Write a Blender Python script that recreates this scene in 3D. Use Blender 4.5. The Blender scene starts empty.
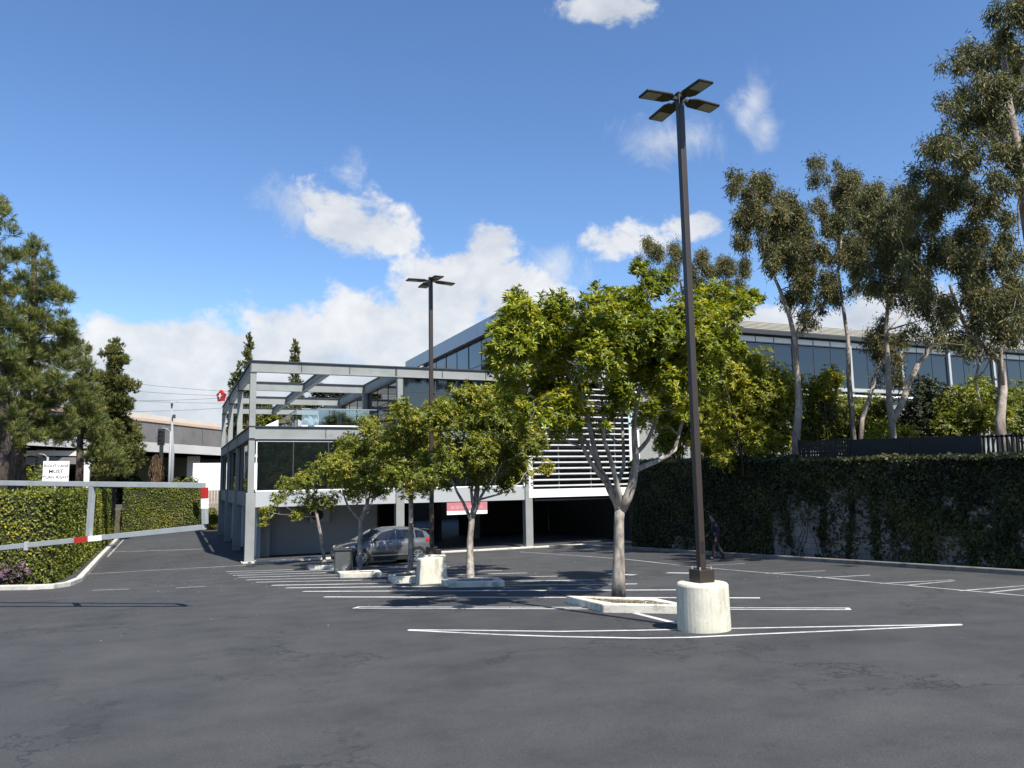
import bpy, math, random
import numpy as np
from mathutils import Vector, Matrix

random.seed(7)
RNG = np.random.default_rng(11)
scn = bpy.context.scene
COL = scn.collection
rad = math.radians

# ------------------------------------------------------------------ camera frame (used to turn measured directions into points of the place)
F_PX, PITCH, ROLL, YAW = 776.0, rad(7.1), rad(1.0), rad(23.53)
EYE = Vector((0, 0, 2.1))
_fw = Vector((math.sin(YAW)*math.cos(PITCH), math.cos(YAW)*math.cos(PITCH), math.sin(PITCH)))
_rt0 = Vector((math.cos(YAW), -math.sin(YAW), 0))
_up0 = _rt0.cross(_fw)
_rt = _rt0*math.cos(ROLL) - _up0*math.sin(ROLL)
_up = _up0*math.cos(ROLL) + _rt0*math.sin(ROLL)

def ray(x, y):
    return _fw + _rt*((x-512)/F_PX) + _up*((384-y)/F_PX)
def at(x, y, Y):
    d = ray(x, y); return EYE + d*(Y/d.y)
SLOPE = 1.45/38.2
def gz(y):
    return -SLOPE*min(max(y, -6.0), 38.2)
def on_ground(x, y):
    d = ray(x, y)
    t = -2.1/(d.z + SLOPE*d.y); p = EYE + d*t
    if p.y > 38.2 or t < 0:
        p = EYE + d*(-3.55/d.z)
    return p
def pxm(p):                                   # pixels per metre at a point
    return F_PX/((Vector(p)-EYE).dot(_fw))

# ------------------------------------------------------------------ materials
def _mat(name):
    m = bpy.data.materials.new(name); m.use_nodes = True
    nt = m.node_tree; nt.nodes.clear()
    out = nt.nodes.new('ShaderNodeOutputMaterial')
    return m, nt, out
def N(nt, t, **kw):
    n = nt.nodes.new(t)
    for k, v in kw.items(): setattr(n, k, v)
    return n
def setin(n, **kw):
    for k, v in kw.items():
        n.inputs[k.replace('_', ' ')].default_value = v
def noise(nt, scale, detail=4, rough=.55, coord='Object', vec=None):
    n = N(nt, 'ShaderNodeTexNoise'); setin(n, Scale=scale, Detail=detail, Roughness=rough)
    if vec is None:
        tc = N(nt, 'ShaderNodeTexCoord'); vec = tc.outputs[coord]
    nt.links.new(vec, n.inputs['Vector']); return n
def ramp(nt, fac, stops):
    r = N(nt, 'ShaderNodeValToRGB'); e = r.color_ramp.elements
    while len(e) < len(stops): e.new(0.5)
    for el, (p, c) in zip(e, stops):
        el.position = p; el.color = (*c, 1) if len(c) == 3 else c
    nt.links.new(fac, r.inputs[0]); return r
def mixc(nt, a, b, fac, mode='MIX'):
    n = N(nt, 'ShaderNodeMix', data_type='RGBA', blend_type=mode)
    for s, v in ((6, a), (7, b), (0, fac)):
        if isinstance(v, (int, float)): n.inputs[s].default_value = v
        elif isinstance(v, tuple): n.inputs[s].default_value = (*v, 1)
        else: nt.links.new(v, n.inputs[s])
    return n.outputs[2]
def simple(name, col, rough=.6, metal=0.0, var=.12, nscale=3.0, bump=0.0, bscale=40, spec=.4, stain=None, coat=0):
    m, nt, out = _mat(name)
    p = N(nt, 'ShaderNodeBsdfPrincipled'); setin(p, Roughness=rough, Metallic=metal)
    p.inputs['Specular IOR Level'].default_value = spec
    if coat: p.inputs['Coat Weight'].default_value = coat; p.inputs['Coat Roughness'].default_value = .06
    n = noise(nt, nscale, 6)
    lo = tuple(c*(1-var) for c in col); hi = tuple(min(1, c*(1+var)) for c in col)
    c = ramp(nt, n.outputs[0], [(.3, lo), (.7, hi)]).outputs[0]
    if stain:
        n2 = noise(nt, stain[1], 8, .7)
        f = ramp(nt, n2.outputs[0], [(.52, (0, 0, 0)), (.68, (1, 1, 1))])
        c = mixc(nt, c, stain[0], f.outputs[0])
    nt.links.new(c, p.inputs['Base Color'])
    if bump:
        nb = noise(nt, bscale, 4); b = N(nt, 'ShaderNodeBump'); setin(b, Strength=bump, Distance=.02)
        nt.links.new(nb.outputs[0], b.inputs['Height']); nt.links.new(b.outputs[0], p.inputs['Normal'])
    nt.links.new(p.outputs[0], out.inputs[0]); return m
def asphalt_mat():
    m, nt, out = _mat('asphalt')
    p = N(nt, 'ShaderNodeBsdfPrincipled'); setin(p, Roughness=.8); p.inputs['Specular IOR Level'].default_value = .28
    big = noise(nt, .13, 5, .6); mid = noise(nt, 1.1, 6, .65); fine = noise(nt, 55, 4, .8)
    c = ramp(nt, big.outputs[0], [(.32, (.050, .0505, .0515)), (.5, (.057, .0574, .0580)), (.68, (.066, .066, .0655))]).outputs[0]
    c = mixc(nt, c, ramp(nt, mid.outputs[0], [(.3, (.70, .70, .71)), (.5, (1, 1, 1)), (.7, (1.22, 1.21, 1.18))]).outputs[0], .8, 'MULTIPLY')
    c = mixc(nt, c, ramp(nt, fine.outputs[0], [(.34, (.55, .55, .56)), (.5, (.95, .95, .95)), (.70, (1.7, 1.66, 1.6))]).outputs[0], .75, 'MULTIPLY')
    # tyre-swept streaks, mostly running across the lot
    tc = N(nt, 'ShaderNodeTexCoord'); mp = N(nt, 'ShaderNodeMapping'); mp.inputs['Rotation'].default_value = (0, 0, rad(38)); mp.inputs['Scale'].default_value = (.35, 1.6, 1)
    nt.links.new(tc.outputs['Object'], mp.inputs[0]); st = noise(nt, 1.0, 5, .6, vec=mp.outputs[0])
    c = mixc(nt, c, ramp(nt, st.outputs[0], [(.36, (.90, .90, .91)), (.62, (1.06, 1.06, 1.05))]).outputs[0], .6, 'MULTIPLY')
    # sealed cracks
    wn = noise(nt, .55, 5, .7); sc2 = N(nt, 'ShaderNodeVectorMath', operation='SCALE'); sc2.inputs['Scale'].default_value = 3.4; nt.links.new(wn.outputs[1], sc2.inputs[0]); add = N(nt, 'ShaderNodeVectorMath', operation='ADD'); nt.links.new(tc.outputs['Object'], add.inputs[0]); nt.links.new(sc2.outputs[0], add.inputs[1])
    vo = N(nt, 'ShaderNodeTexVoronoi', feature='DISTANCE_TO_EDGE'); setin(vo, Scale=.22); nt.links.new(add.outputs[0], vo.inputs['Vector'])
    ck = ramp(nt, vo.outputs[0], [(.0, (1, 1, 1)), (.012, (.0, .0, .0))])
    gate = ramp(nt, noise(nt, .22, 3).outputs[0], [(.42, (0, 0, 0)), (.52, (.9, .9, .9))])
    fac = mixc(nt, ck.outputs[0], gate.outputs[0], 1.0, 'MULTIPLY')
    c = mixc(nt, c, (.024, .025, .028), fac)
    nt.links.new(c, p.inputs['Base Color'])
    sp_ = noise(nt, 3.2, 3, .5); c = mixc(nt, c, (.03, .03, .032), ramp(nt, sp_.outputs[0], [(.70, (0, 0, 0)), (.74, (.6, .6, .6))]).outputs[0])   # oil drips
    b = N(nt, 'ShaderNodeBump'); setin(b, Strength=.6, Distance=.012); nt.links.new(fine.outputs[0], b.inputs['Height']); nt.links.new(b.outputs[0], p.inputs['Normal'])
    nt.links.new(p.outputs[0], out.inputs[0]); return m
def paint_mat():
    m, nt, out = _mat('worn_road_paint')
    p = N(nt, 'ShaderNodeBsdfPrincipled'); setin(p, Roughness=.75)
    n = noise(nt, 9, 8, .75); n2 = noise(nt, .8, 4, .6)
    w = mixc(nt, n.outputs[0], n2.outputs[0], .45)
    c = ramp(nt, w, [(.32, (.13, .13, .135)), (.43, (.40, .40, .39)), (.58, (.60, .60, .575))])
    nt.links.new(c.outputs[0], p.inputs['Base Color']); nt.links.new(p.outputs[0], out.inputs[0]); return m
def leaf_mat(name, stops, trans=.3, rough=.45, spec=.35, back=1.0):
    m, nt, out = _mat(name)
    a = N(nt, 'ShaderNodeAttribute', attribute_name='tint')
    c = ramp(nt, a.outputs['Fac'], stops)
    p = N(nt, 'ShaderNodeBsdfPrincipled'); setin(p, Roughness=rough); p.inputs['Specular IOR Level'].default_value = spec
    t = N(nt, 'ShaderNodeBsdfTranslucent'); mx = N(nt, 'ShaderNodeMixShader'); mx.inputs[0].default_value = trans
    tcol = mixc(nt, c.outputs[0], (1.25, 1.3, .55), 1.0, 'MULTIPLY')
    nt.links.new(c.outputs[0], p.inputs['Base Color']); nt.links.new(tcol, t.inputs[0])
    nt.links.new(p.outputs[0], mx.inputs[1]); nt.links.new(t.outputs[0], mx.inputs[2]); nt.links.new(mx.outputs[0], out.inputs[0])
    return m
def bark_mat(name, a, b, scale=6, stretch=.25, bump=.5):
    m, nt, out = _mat(name)
    p = N(nt, 'ShaderNodeBsdfPrincipled'); setin(p, Roughness=.85); p.inputs['Specular IOR Level'].default_value = .2
    tc = N(nt, 'ShaderNodeTexCoord'); mp = N(nt, 'ShaderNodeMapping'); mp.inputs['Scale'].default_value = (1, 1, stretch)
    nt.links.new(tc.outputs['Object'], mp.inputs[0]); n = noise(nt, scale, 8, .7, vec=mp.outputs[0])
    c = ramp(nt, n.outputs[0], [(.35, a), (.5, tuple((x+y)/2 for x, y in zip(a, b))), (.62, b)])
    nt.links.new(c.outputs[0], p.inputs['Base Color'])
    bp = N(nt, 'ShaderNodeBump'); setin(bp, Strength=bump, Distance=.03); nt.links.new(n.outputs[0], bp.inputs['Height']); nt.links.new(bp.outputs[0], p.inputs['Normal'])
    nt.links.new(p.outputs[0], out.inputs[0]); return m
def glass_mat(name, col, ior=1.7, rough=.02):
    m, nt, out = _mat(name)
    p = N(nt, 'ShaderNodeBsdfPrincipled'); setin(p, Roughness=rough, IOR=ior); p.inputs['Base Color'].default_value = (*col, 1)
    n = noise(nt, .6, 2); b = N(nt, 'ShaderNodeBump'); setin(b, Strength=.04, Distance=.05)
    nt.links.new(n.outputs[0], b.inputs['Height']); nt.links.new(b.outputs[0], p.inputs['Normal'])
    nt.links.new(p.outputs[0], out.inputs[0]); return m
def clear_glass(name, tint, refl=.14):
    m, nt, out = _mat(name)
    t = N(nt, 'ShaderNodeBsdfTransparent'); t.inputs[0].default_value = (*tint, 1)
    g = N(nt, 'ShaderNodeBsdfGlossy'); g.inputs['Roughness'].default_value = .03
    mx = N(nt, 'ShaderNodeMixShader'); mx.inputs[0].default_value = refl
    nt.links.new(t.outputs[0], mx.inputs[1]); nt.links.new(g.outputs[0], mx.inputs[2]); nt.links.new(mx.outputs[0], out.inputs[0]); return m
def brick_mat(name):
    m, nt, out = _mat(name)
    p = N(nt, 'ShaderNodeBsdfPrincipled'); setin(p, Roughness=.9)
    tc = N(nt, 'ShaderNodeTexCoord'); sp = N(nt, 'ShaderNodeSeparateXYZ'); nt.links.new(tc.outputs['Object'], sp.inputs[0])
    ad = N(nt, 'ShaderNodeMath', operation='ADD'); nt.links.new(sp.outputs[0], ad.inputs[0]); nt.links.new(sp.outputs[1], ad.inputs[1])
    cb = N(nt, 'ShaderNodeCombineXYZ'); nt.links.new(ad.outputs[0], cb.inputs[0]); nt.links.new(sp.outputs[2], cb.inputs[1])
    br = N(nt, 'ShaderNodeTexBrick'); setin(br, Scale=1.0)
    br.inputs['Brick Width'].default_value = .4; br.inputs['Row Height'].default_value = .2; br.inputs['Mortar Size'].default_value = .012
    br.inputs['Color1'].default_value = (.25, .24, .225, 1); br.inputs['Color2'].default_value = (.21, .205, .195, 1); br.inputs['Mortar'].default_value = (.13, .125, .12, 1)
    nt.links.new(cb.outputs[0], br.inputs['Vector'])
    n = noise(nt, .9, 7, .7); c = mixc(nt, br.outputs[0], ramp(nt, n.outputs[0], [(.35, (.55, .53, .5)), (.65, (1.1, 1.1, 1.08))]).outputs[0], .8, 'MULTIPLY')
    nt.links.new(c, p.inputs['Base Color']); nt.links.new(p.outputs[0], out.inputs[0]); return m

M = {}
M['asphalt'] = asphalt_mat()
M['paint'] = paint_mat()
def faded():
    m = paint_mat(); m.name = 'faded_road_paint'
    for n in m.node_tree.nodes:
        if n.type == 'VALTORGB':
            for e, c in zip(n.color_ramp.elements, ((.075, .077, .08), (.22, .22, .215), (.42, .42, .405))): e.color = (*c, 1)
    return m
M['paint_faded'] = faded()
M['kerb_shaded'] = simple('stained_shaded_kerb', (.19, .18, .16), .9, var=.25, nscale=1.2, bump=.3, stain=((.08, .075, .065), 1.8))  # kerb along the wall: tree shade put into its base colour, stains on top
M['concrete'] = simple('pale_concrete', (.60, .57, .48), .9, var=.12, nscale=2.5, bump=.4, bscale=30, stain=((.24, .22, .18), 3.2))
M['kerb'] = simple('kerb_concrete', (.50, .48, .43), .9, var=.15, nscale=2, bump=.3, stain=((.26, .25, .22), 2.5))
M['footing'] = simple('footing_concrete', (.57, .545, .44), .9, var=.10, nscale=5, bump=.15, bscale=35, stain=((.36, .34, .27), 7))
def streaked(name, base, dark, rough=.9, metal=0.0, zs=.18, sc=7, lo=.5, hi=.72, crack=True):
    m, nt, out = _mat(name); p = N(nt, 'ShaderNodeBsdfPrincipled'); setin(p, Roughness=rough, Metallic=metal); p.inputs['Specular IOR Level'].default_value = .3
    tc = N(nt, 'ShaderNodeTexCoord'); mp = N(nt, 'ShaderNodeMapping'); mp.inputs['Scale'].default_value = (1, 1, zs); nt.links.new(tc.outputs['Object'], mp.inputs[0])
    n = noise(nt, sc, 8, .7, vec=mp.outputs[0]); n2 = noise(nt, 3, 5, .6); n3 = noise(nt, 14, 8, .75)
    c = mixc(nt, base, dark, ramp(nt, n.outputs[0], [(lo, (0, 0, 0)), (hi, (.85, .85, .85))]).outputs[0])
    c = mixc(nt, c, ramp(nt, n2.outputs[0], [(.3, (.8, .8, .78)), (.7, (1.1, 1.1, 1.1))]).outputs[0], .9, 'MULTIPLY')
    c = mixc(nt, c, dark, ramp(nt, n3.outputs[0], [(.60, (0, 0, 0)), (.70, (.6, .6, .6))]).outputs[0])
    if crack:
        vo = N(nt, 'ShaderNodeTexVoronoi', feature='DISTANCE_TO_EDGE'); setin(vo, Scale=2.6); nd = noise(nt, 3, 4, .7)
        av = N(nt, 'ShaderNodeVectorMath', operation='ADD'); nt.links.new(tc.outputs['Object'], av.inputs[0]); nt.links.new(nd.outputs[1], av.inputs[1]); nt.links.new(av.outputs[0], vo.inputs['Vector'])
        ck = mixc(nt, ramp(nt, vo.outputs[0], [(0, (1, 1, 1)), (.02, (0, 0, 0))]).outputs[0], ramp(nt, n2.outputs[0], [(.48, (0, 0, 0)), (.6, (.8, .8, .8))]).outputs[0], 1.0, 'MULTIPLY')
        c = mixc(nt, c, tuple(q*.45 for q in dark), ck)
    nt.links.new(c, p.inputs['Base Color']); b = N(nt, 'ShaderNodeBump'); setin(b, Strength=.25, Distance=.02); nt.links.new(n3.outputs[0], b.inputs['Height']); nt.links.new(b.outputs[0], p.inputs['Normal'])
    nt.links.new(p.outputs[0], out.inputs[0]); return m
M['footing'] = streaked('weathered_footing', (.58, .555, .45), (.33, .31, .25))
M['bronze'] = simple('bronze_paint', (.034, .025, .019), .42, var=.1, nscale=1.5, spec=.5)
M['bronze_dark'] = simple('dark_bronze_paint', (.015, .013, .012), .5, var=.1)
M['lens'] = simple('lamp_lens', (.30, .29, .25), .35, var=.05)
M['steel'] = simple('grey_steel_paint', (.235, .246, .236), .6, var=.10, nscale=.9, spec=.3, stain=((.19, .20, .195), 1.3))
M['steel_dark'] = simple('charcoal_steel_paint', (.035, .038, .040), .5, var=.1)
M['white'] = simple('white_paint', (.78, .79, .79), .55, var=.04, nscale=.7)
M['slat'] = simple('grey_white_slat', (.56, .57, .57), .6, var=.08, nscale=1.5)
M['panel'] = simple('pale_panel', (.34, .36, .365), .5, var=.05, nscale=.5)
M['fascia'] = simple('silver_fascia', (.40, .42, .44), .4, metal=.25, var=.04, nscale=.4)
M['cream'] = simple('cream_louvre', (.40, .38, .325), .7, var=.05)
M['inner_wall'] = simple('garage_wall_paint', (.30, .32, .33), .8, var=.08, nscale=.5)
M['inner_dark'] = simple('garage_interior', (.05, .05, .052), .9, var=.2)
M['glass'] = glass_mat('dark_window_glass', (.006, .009, .009), 1.75)
M['glass_blue'] = glass_mat('blue_window_glass', (.007, .012, .022), 1.7)
M['rail_glass'] = clear_glass('railing_glass', (.80, .88, .90), .16)
M['gate'] = streaked('worn_gate_paint', (.33, .35, .352), (.20, .20, .19), .55, .1, 1, 6, .55, .75, False)
M['red'] = simple('red_reflective', (.42, .022, .020), .45, var=.08)
M['sign_white'] = simple('sign_white', (.80, .80, .78), .5, var=.03)
M['black'] = simple('black_paint', (.015, .015, .016), .5, var=.1)
M['brick'] = brick_mat('block_wall')
M['soil'] = simple('mulch', (.16, .13, .095), .95, var=.5, nscale=18, bump=.8, bscale=30)
M['earth'] = simple('bank_earth', (.085, .075, .045), .95, var=.4, nscale=3, bump=.6)
M['trunk_pale'] = bark_mat('pale_smooth_bark', (.12, .10, .085), (.42, .38, .32), 8, .35)
M['trunk_euc'] = bark_mat('gum_tree_bark', (.13, .10, .08), (.42, .36, .30), 3.2, .3)
M['trunk_dark'] = bark_mat('dark_ridged_bark', (.035, .027, .022), (.11, .085, .068), 9, .3, .9)
G = lambda *s: [(p, c) for p, c in s]
M['leaf_row'] = leaf_mat('broad_glossy_leaves', G((0, (0.056, 0.083, 0.011)), (.35, (0.162, 0.195, 0.014)), (.7, (0.314, 0.320, 0.021)), (.92, (0.473, 0.422, 0.032)), (1, (0.314, 0.162, 0.034))), .32, .42)
M['leaf_row2'] = leaf_mat('olive_broad_leaves', G((0, (0.053, 0.080, 0.013)), (.4, (0.149, 0.173, 0.020)), (.75, (0.272, 0.277, 0.027)), (.92, (0.398, 0.321, 0.044)), (1, (0.326, 0.142, 0.037))), .30, .45)
M['leaf_euc'] = leaf_mat('gum_leaves', G((0, (0.041, 0.050, 0.019)), (.5, (0.105, 0.108, 0.037)), (.85, (0.187, 0.171, 0.055)), (1, (0.272, 0.157, 0.056))), .24, .5)
M['leaf_euc_warm'] = leaf_mat('bronzed_gum_leaves', G((0, (0.048, 0.058, 0.023)), (.5, (0.127, 0.125, 0.046)), (.85, (0.198, 0.172, 0.063)), (1, (0.251, 0.150, 0.058))), .26, .5)
M['needle'] = leaf_mat('pine_needles', G((0, (0.046, 0.066, 0.021)), (.5, (0.137, 0.156, 0.041)), (.85, (0.238, 0.239, 0.061)), (1, (0.300, 0.239, 0.085))), .24, .55)
M['conifer'] = leaf_mat('conifer_scales', G((0, (0.050, 0.066, 0.020)), (.5, (0.134, 0.140, 0.035)), (1, (0.244, 0.224, 0.053))), .2, .55)
M['hedge'] = leaf_mat('hedge_leaves', G((0, (0.036, 0.058, 0.012)), (.5, (0.138, 0.161, 0.023)), (.85, (0.283, 0.271, 0.033)), (1, (0.403, 0.343, 0.051))), .25, .45)
M['bush'] = leaf_mat('shrub_leaves', G((0, (0.047, 0.075, 0.013)), (.5, (0.156, 0.172, 0.020)), (1, (0.299, 0.279, 0.027))), .28, .45)
M['bush_bright'] = leaf_mat('yellow_green_shrub_leaves', G((0, (0.078, 0.104, 0.012)), (.5, (0.252, 0.256, 0.019)), (1, (0.450, 0.390, 0.035))), .32, .45)
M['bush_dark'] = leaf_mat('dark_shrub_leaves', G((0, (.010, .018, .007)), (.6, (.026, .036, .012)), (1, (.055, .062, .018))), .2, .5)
M['ivy'] = leaf_mat('ivy_leaves', G((0, (0.015, 0.022, 0.008)), (.6, (0.044, 0.051, 0.015)), (1, (0.098, 0.093, 0.022))), .2, .5)
M['flower'] = leaf_mat('mauve_flowers', G((0, (.05, .06, .03)), (.35, (.09, .07, .06)), (.6, (.24, .13, .22)), (1, (.40, .24, .36))), .25, .6)
M['dry'] = leaf_mat('dead_fronds', G((0, (.03, .018, .010)), (.6, (.075, .045, .022)), (1, (.20, .12, .06))), .2, .7)
M['litter'] = leaf_mat('fallen_leaf', G((0, (.12, .08, .04)), (.6, (.30, .24, .13)), (1, (.50, .44, .30))), .1, .7)
M['hedge_core'] = simple('hedge_twigs', (.018, .022, .010), .95, var=.4, nscale=6)
M['car_grey'] = simple('grey_metallic_paint', (.15, .153, .157), .30, metal=.45, var=.02, coat=.9)
M['car_red'] = simple('red_car_paint', (.35, .03, .03), .3, var=.02, coat=.9)
M['car_white'] = simple('white_car_paint', (.75, .76, .77), .35, var=.02, coat=.9)
M['tyre'] = simple('tyre_rubber', (.018, .018, .018), .85, var=.1)
M['rim'] = simple('alloy_rim', (.55, .56, .57), .3, metal=.8, var=.04)
M['car_glass'] = glass_mat('car_glass', (.01, .012, .014), 1.7)
M['head_lamp'] = simple('headlamp_lens', (.65, .68, .7), .12, var=.03, spec=.8)
M['tail_lamp'] = simple('tail_lamp_lens', (.42, .02, .02), .2, var=.05)
M['silver_trim'] = simple('silver_trim', (.6, .6, .6), .25, metal=.9, var=.03)
M['fence_mesh'] = simple('black_screen_fabric', (.020, .022, .021), .8, var=.15, nscale=2)
M['pipe_metal'] = simple('galvanised_pole', (.27, .28, .28), .6, metal=.0, var=.08)
M['overpass'] = simple('overpass_concrete', (.155, .143, .135), .9, var=.14, nscale=.3, stain=((.10, .095, .095), .4))
M['overpass_cream'] = simple('cream_parapet', (.56, .49, .41), .9, var=.08, nscale=.3)
M['overpass_joint'] = simple('fascia_joint', (.07, .068, .068), .9)
M['overpass_pale'] = simple('overpass_pale_concrete', (.62, .60, .56), .9, var=.06, nscale=.2)
M['overpass_tan'] = simple('tan_barrier', (.52, .36, .25), .9, var=.08, nscale=.2)
M['wood'] = simple('weathered_wood', (.26, .22, .18), .9, var=.2, nscale=5)
M['skin'] = simple('skin', (.20, .115, .08), .6, var=.04)  # darkened tone: shade of the trees put into the skin colour
M['navy'] = simple('navy_cloth', (.018, .022, .036), .9, var=.1)
M['dark_cloth'] = simple('black_cloth', (.016, .016, .020), .9, var=.1)
M['hair'] = simple('dark_hair', (.015, .011, .009), .7, var=.2)
M['pink'] = simple('pink_banner', (.42, .15, .17), .7, var=.06)
M['cable'] = simple('cable', (.05, .05, .055), .6)

# ------------------------------------------------------------------ mesh helpers
ORG = {}
class MB:
    def __init__(s): s.v = []; s.f = []
    def quad(s, *p):
        b = len(s.v); s.v += [tuple(q) for q in p]; s.f.append(tuple(range(b, b+len(p)))); return s
    def hexa(s, c):                                       # eight corners: bottom ring then top ring
        b = len(s.v); s.v += [tuple(q) for q in c]
        for q in ((3, 2, 1, 0), (4, 5, 6, 7), (0, 1, 5, 4), (1, 2, 6, 5), (2, 3, 7, 6), (3, 0, 4, 7)): s.f.append(tuple(b+i for i in q))
        return s
    def box(s, x0, x1, y0, y1, z0, z1):
        return s.hexa([(x0, y0, z0), (x1, y0, z0), (x1, y1, z0), (x0, y1, z0), (x0, y0, z1), (x1, y0, z1), (x1, y1, z1), (x0, y1, z1)])
    def bar(s, a, b, w, h, up=(0, 0, 1)):                 # beam from a to b, w across, h along up
        a = Vector(a); b = Vector(b); d = (b-a).normalized(); u = Vector(up); u = (u - d*u.dot(d)).normalized(); r = d.cross(u)*(w/2); u = u*(h/2)
        return s.hexa([a-r-u, a+r-u, b+r-u, b-r-u, a-r+u, a+r+u, b+r+u, b-r+u])
    def prism(s, poly, z0, z1):
        n = len(poly); b = len(s.v)
        f0 = z0 if callable(z0) else (lambda x, y: z0); f1 = z1 if callable(z1) else (lambda x, y: z1)
        s.v += [(x, y, f0(x, y)) for x, y in poly] + [(x, y, f1(x, y)) for x, y in poly]
        s.f.append(tuple(b+i for i in reversed(range(n)))); s.f.append(tuple(b+n+i for i in range(n)))
        for i in range(n): j = (i+1) % n; s.f.append((b+i, b+j, b+n+j, b+n+i))
        return s
    def tube(s, pts, radii, n=8, cap=True):
        pts = [Vector(p) for p in pts]
        if not hasattr(radii, '__len__'): radii = [radii]*len(pts)
        b = len(s.v); ref = Vector((.13, .97, .21)) 
        for i, p in enumerate(pts):
            d = (pts[min(i+1, len(pts)-1)] - pts[max(i-1, 0)])
            d = d.normalized() if d.length > 1e-9 else Vector((0, 0, 1))
            u = d.cross(ref if abs(d.dot(ref)) < .95 else Vector((1, 0, 0))).normalized(); w = d.cross(u)
            for k in range(n):
                a = 2*math.pi*k/n; s.v.append(tuple(p + (u*math.cos(a)+w*math.sin(a))*radii[i]))
        for i in range(len(pts)-1):
            for k in range(n):
                k2 = (k+1) % n; s.f.append((b+i*n+k, b+i*n+k2, b+(i+1)*n+k2, b+(i+1)*n+k))
        if cap:
            s.f.append(tuple(b+k for k in reversed(range(n)))); s.f.append(tuple(b+(len(pts)-1)*n+k for k in range(n)))
        return s
    def lathe(s, c, prof, n=32):                          # profile of (radius, z)
        b = len(s.v)
        for r, z in prof:
            for k in range(n): a = 2*math.pi*k/n; s.v.append((c[0]+r*math.cos(a), c[1]+r*math.sin(a), c[2]+z))
        for i in range(len(prof)-1):
            for k in range(n):
                k2 = (k+1) % n; s.f.append((b+i*n+k, b+i*n+k2, b+(i+1)*n+k2, b+(i+1)*n+k))
        s.f.append(tuple(b+k for k in reversed(range(n)))); s.f.append(tuple(b+(len(prof)-1)*n+k for k in range(n)))
        return s

def link(o, parent=None):
    COL.objects.link(o)
    if parent is not None: o.parent = parent
    return o
def origin(o):
    return ORG.get(o.name, Vector((0, 0, 0))) if o is not None else Vector((0, 0, 0))
def obj(name, mb, mat, parent=None, smooth=False, bevel=0.0, local=False):
    me = bpy.data.meshes.new(name)
    o3 = origin(parent)
    vs = mb.v if local or o3.length == 0 else [(x-o3.x, y-o3.y, z-o3.z) for x, y, z in mb.v]
    me.from_pydata(vs, [], mb.f); me.update()
    me.materials.append(mat)
    if smooth:
        me.polygons.foreach_set('use_smooth', [True]*len(me.polygons))
    o = bpy.data.objects.new(name, me); link(o, parent)
    ORG[o.name] = o3
    if bevel:
        b = o.modifiers.new('bevel', 'BEVEL'); b.width = bevel; b.segments = 2; b.limit_method = 'ANGLE'
    return o
def thing(name, label, cat, loc=(0, 0, 0), rotz=0.0, group=None):
    o = bpy.data.objects.new(name, None); link(o); o.location = loc; o.rotation_euler = (0, 0, rotz); o.empty_display_size = .2
    ORG[o.name] = Vector(loc)
    return tag(o, label, cat, group)
def tag(o, label, cat, group=None):
    o['label'] = label; o['category'] = cat
    if group: o['group'] = group
    return o
def struct(name, mb, mat, kind='structure', **kw):
    o = obj(name, mb, mat, None, **kw); o['kind'] = kind; return o
def dup(root, loc, rotz, label=None, group=None):
    r = root.copy(); COL.objects.link(r); r.location = loc; r.rotation_euler = (0, 0, rotz); ORG[r.name] = Vector(loc)
    if label: r['label'] = label
    if group: r['group'] = group
    def rec(src, dst):
        for ch in list(src.children):
            c = ch.copy(); COL.objects.link(c); c.parent = dst; rec(ch, c)
    rec(root, r); return r

def leaf_object(name, base, axis, normal, L, W, tint, mat, parent=None, fold=.12, droop=.1):
    """One mesh of many small leaves: each leaf two triangles folded along its midrib."""
    n = len(base)
    a = axis/np.linalg.norm(axis, axis=1, keepdims=True)
    s = np.cross(a, normal); s /= np.maximum(np.linalg.norm(s, axis=1, keepdims=True), 1e-6)
    nn = np.cross(s, a)
    L = np.broadcast_to(np.asarray(L, float), (n,))[:, None]; W = np.broadcast_to(np.asarray(W, float), (n,))[:, None]
    mid = base + a*L*.45
    v = np.empty((n, 4, 3)); v[:, 0] = base; v[:, 1] = mid + s*W*.5 + nn*L*fold; v[:, 2] = base + a*L - nn*L*droop; v[:, 3] = mid - s*W*.5 + nn*L*fold
    o3 = origin(parent); v -= np.array(o3)[None, None, :]
    idx = np.arange(n)[:, None]*4
    tri = np.concatenate([idx+np.array([[0, 1, 2]]), idx+np.array([[0, 2, 3]])], 1).reshape(-1)
    me = bpy.data.meshes.new(name)
    me.vertices.add(n*4); me.vertices.foreach_set('co', v.reshape(-1))
    me.loops.add(n*6); me.loops.foreach_set('vertex_index', tri.astype(np.int32))
    me.polygons.add(n*2); me.polygons.foreach_set('loop_start', np.arange(n*2, dtype=np.int32)*3)
    at_ = me.attributes.new('tint', 'FLOAT', 'POINT'); at_.data.foreach_set('value', np.repeat(np.clip(tint, 0, 1), 4).astype(np.float32))
    me.update(calc_edges=True); me.materials.append(mat)
    o = bpy.data.objects.new(name, me); link(o, parent); ORG[o.name] = o3
    return o
def unit(v): return v/np.maximum(np.linalg.norm(v, axis=1, keepdims=True), 1e-9)
def rnd(n): return unit(RNG.normal(size=(n, 3)))

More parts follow.
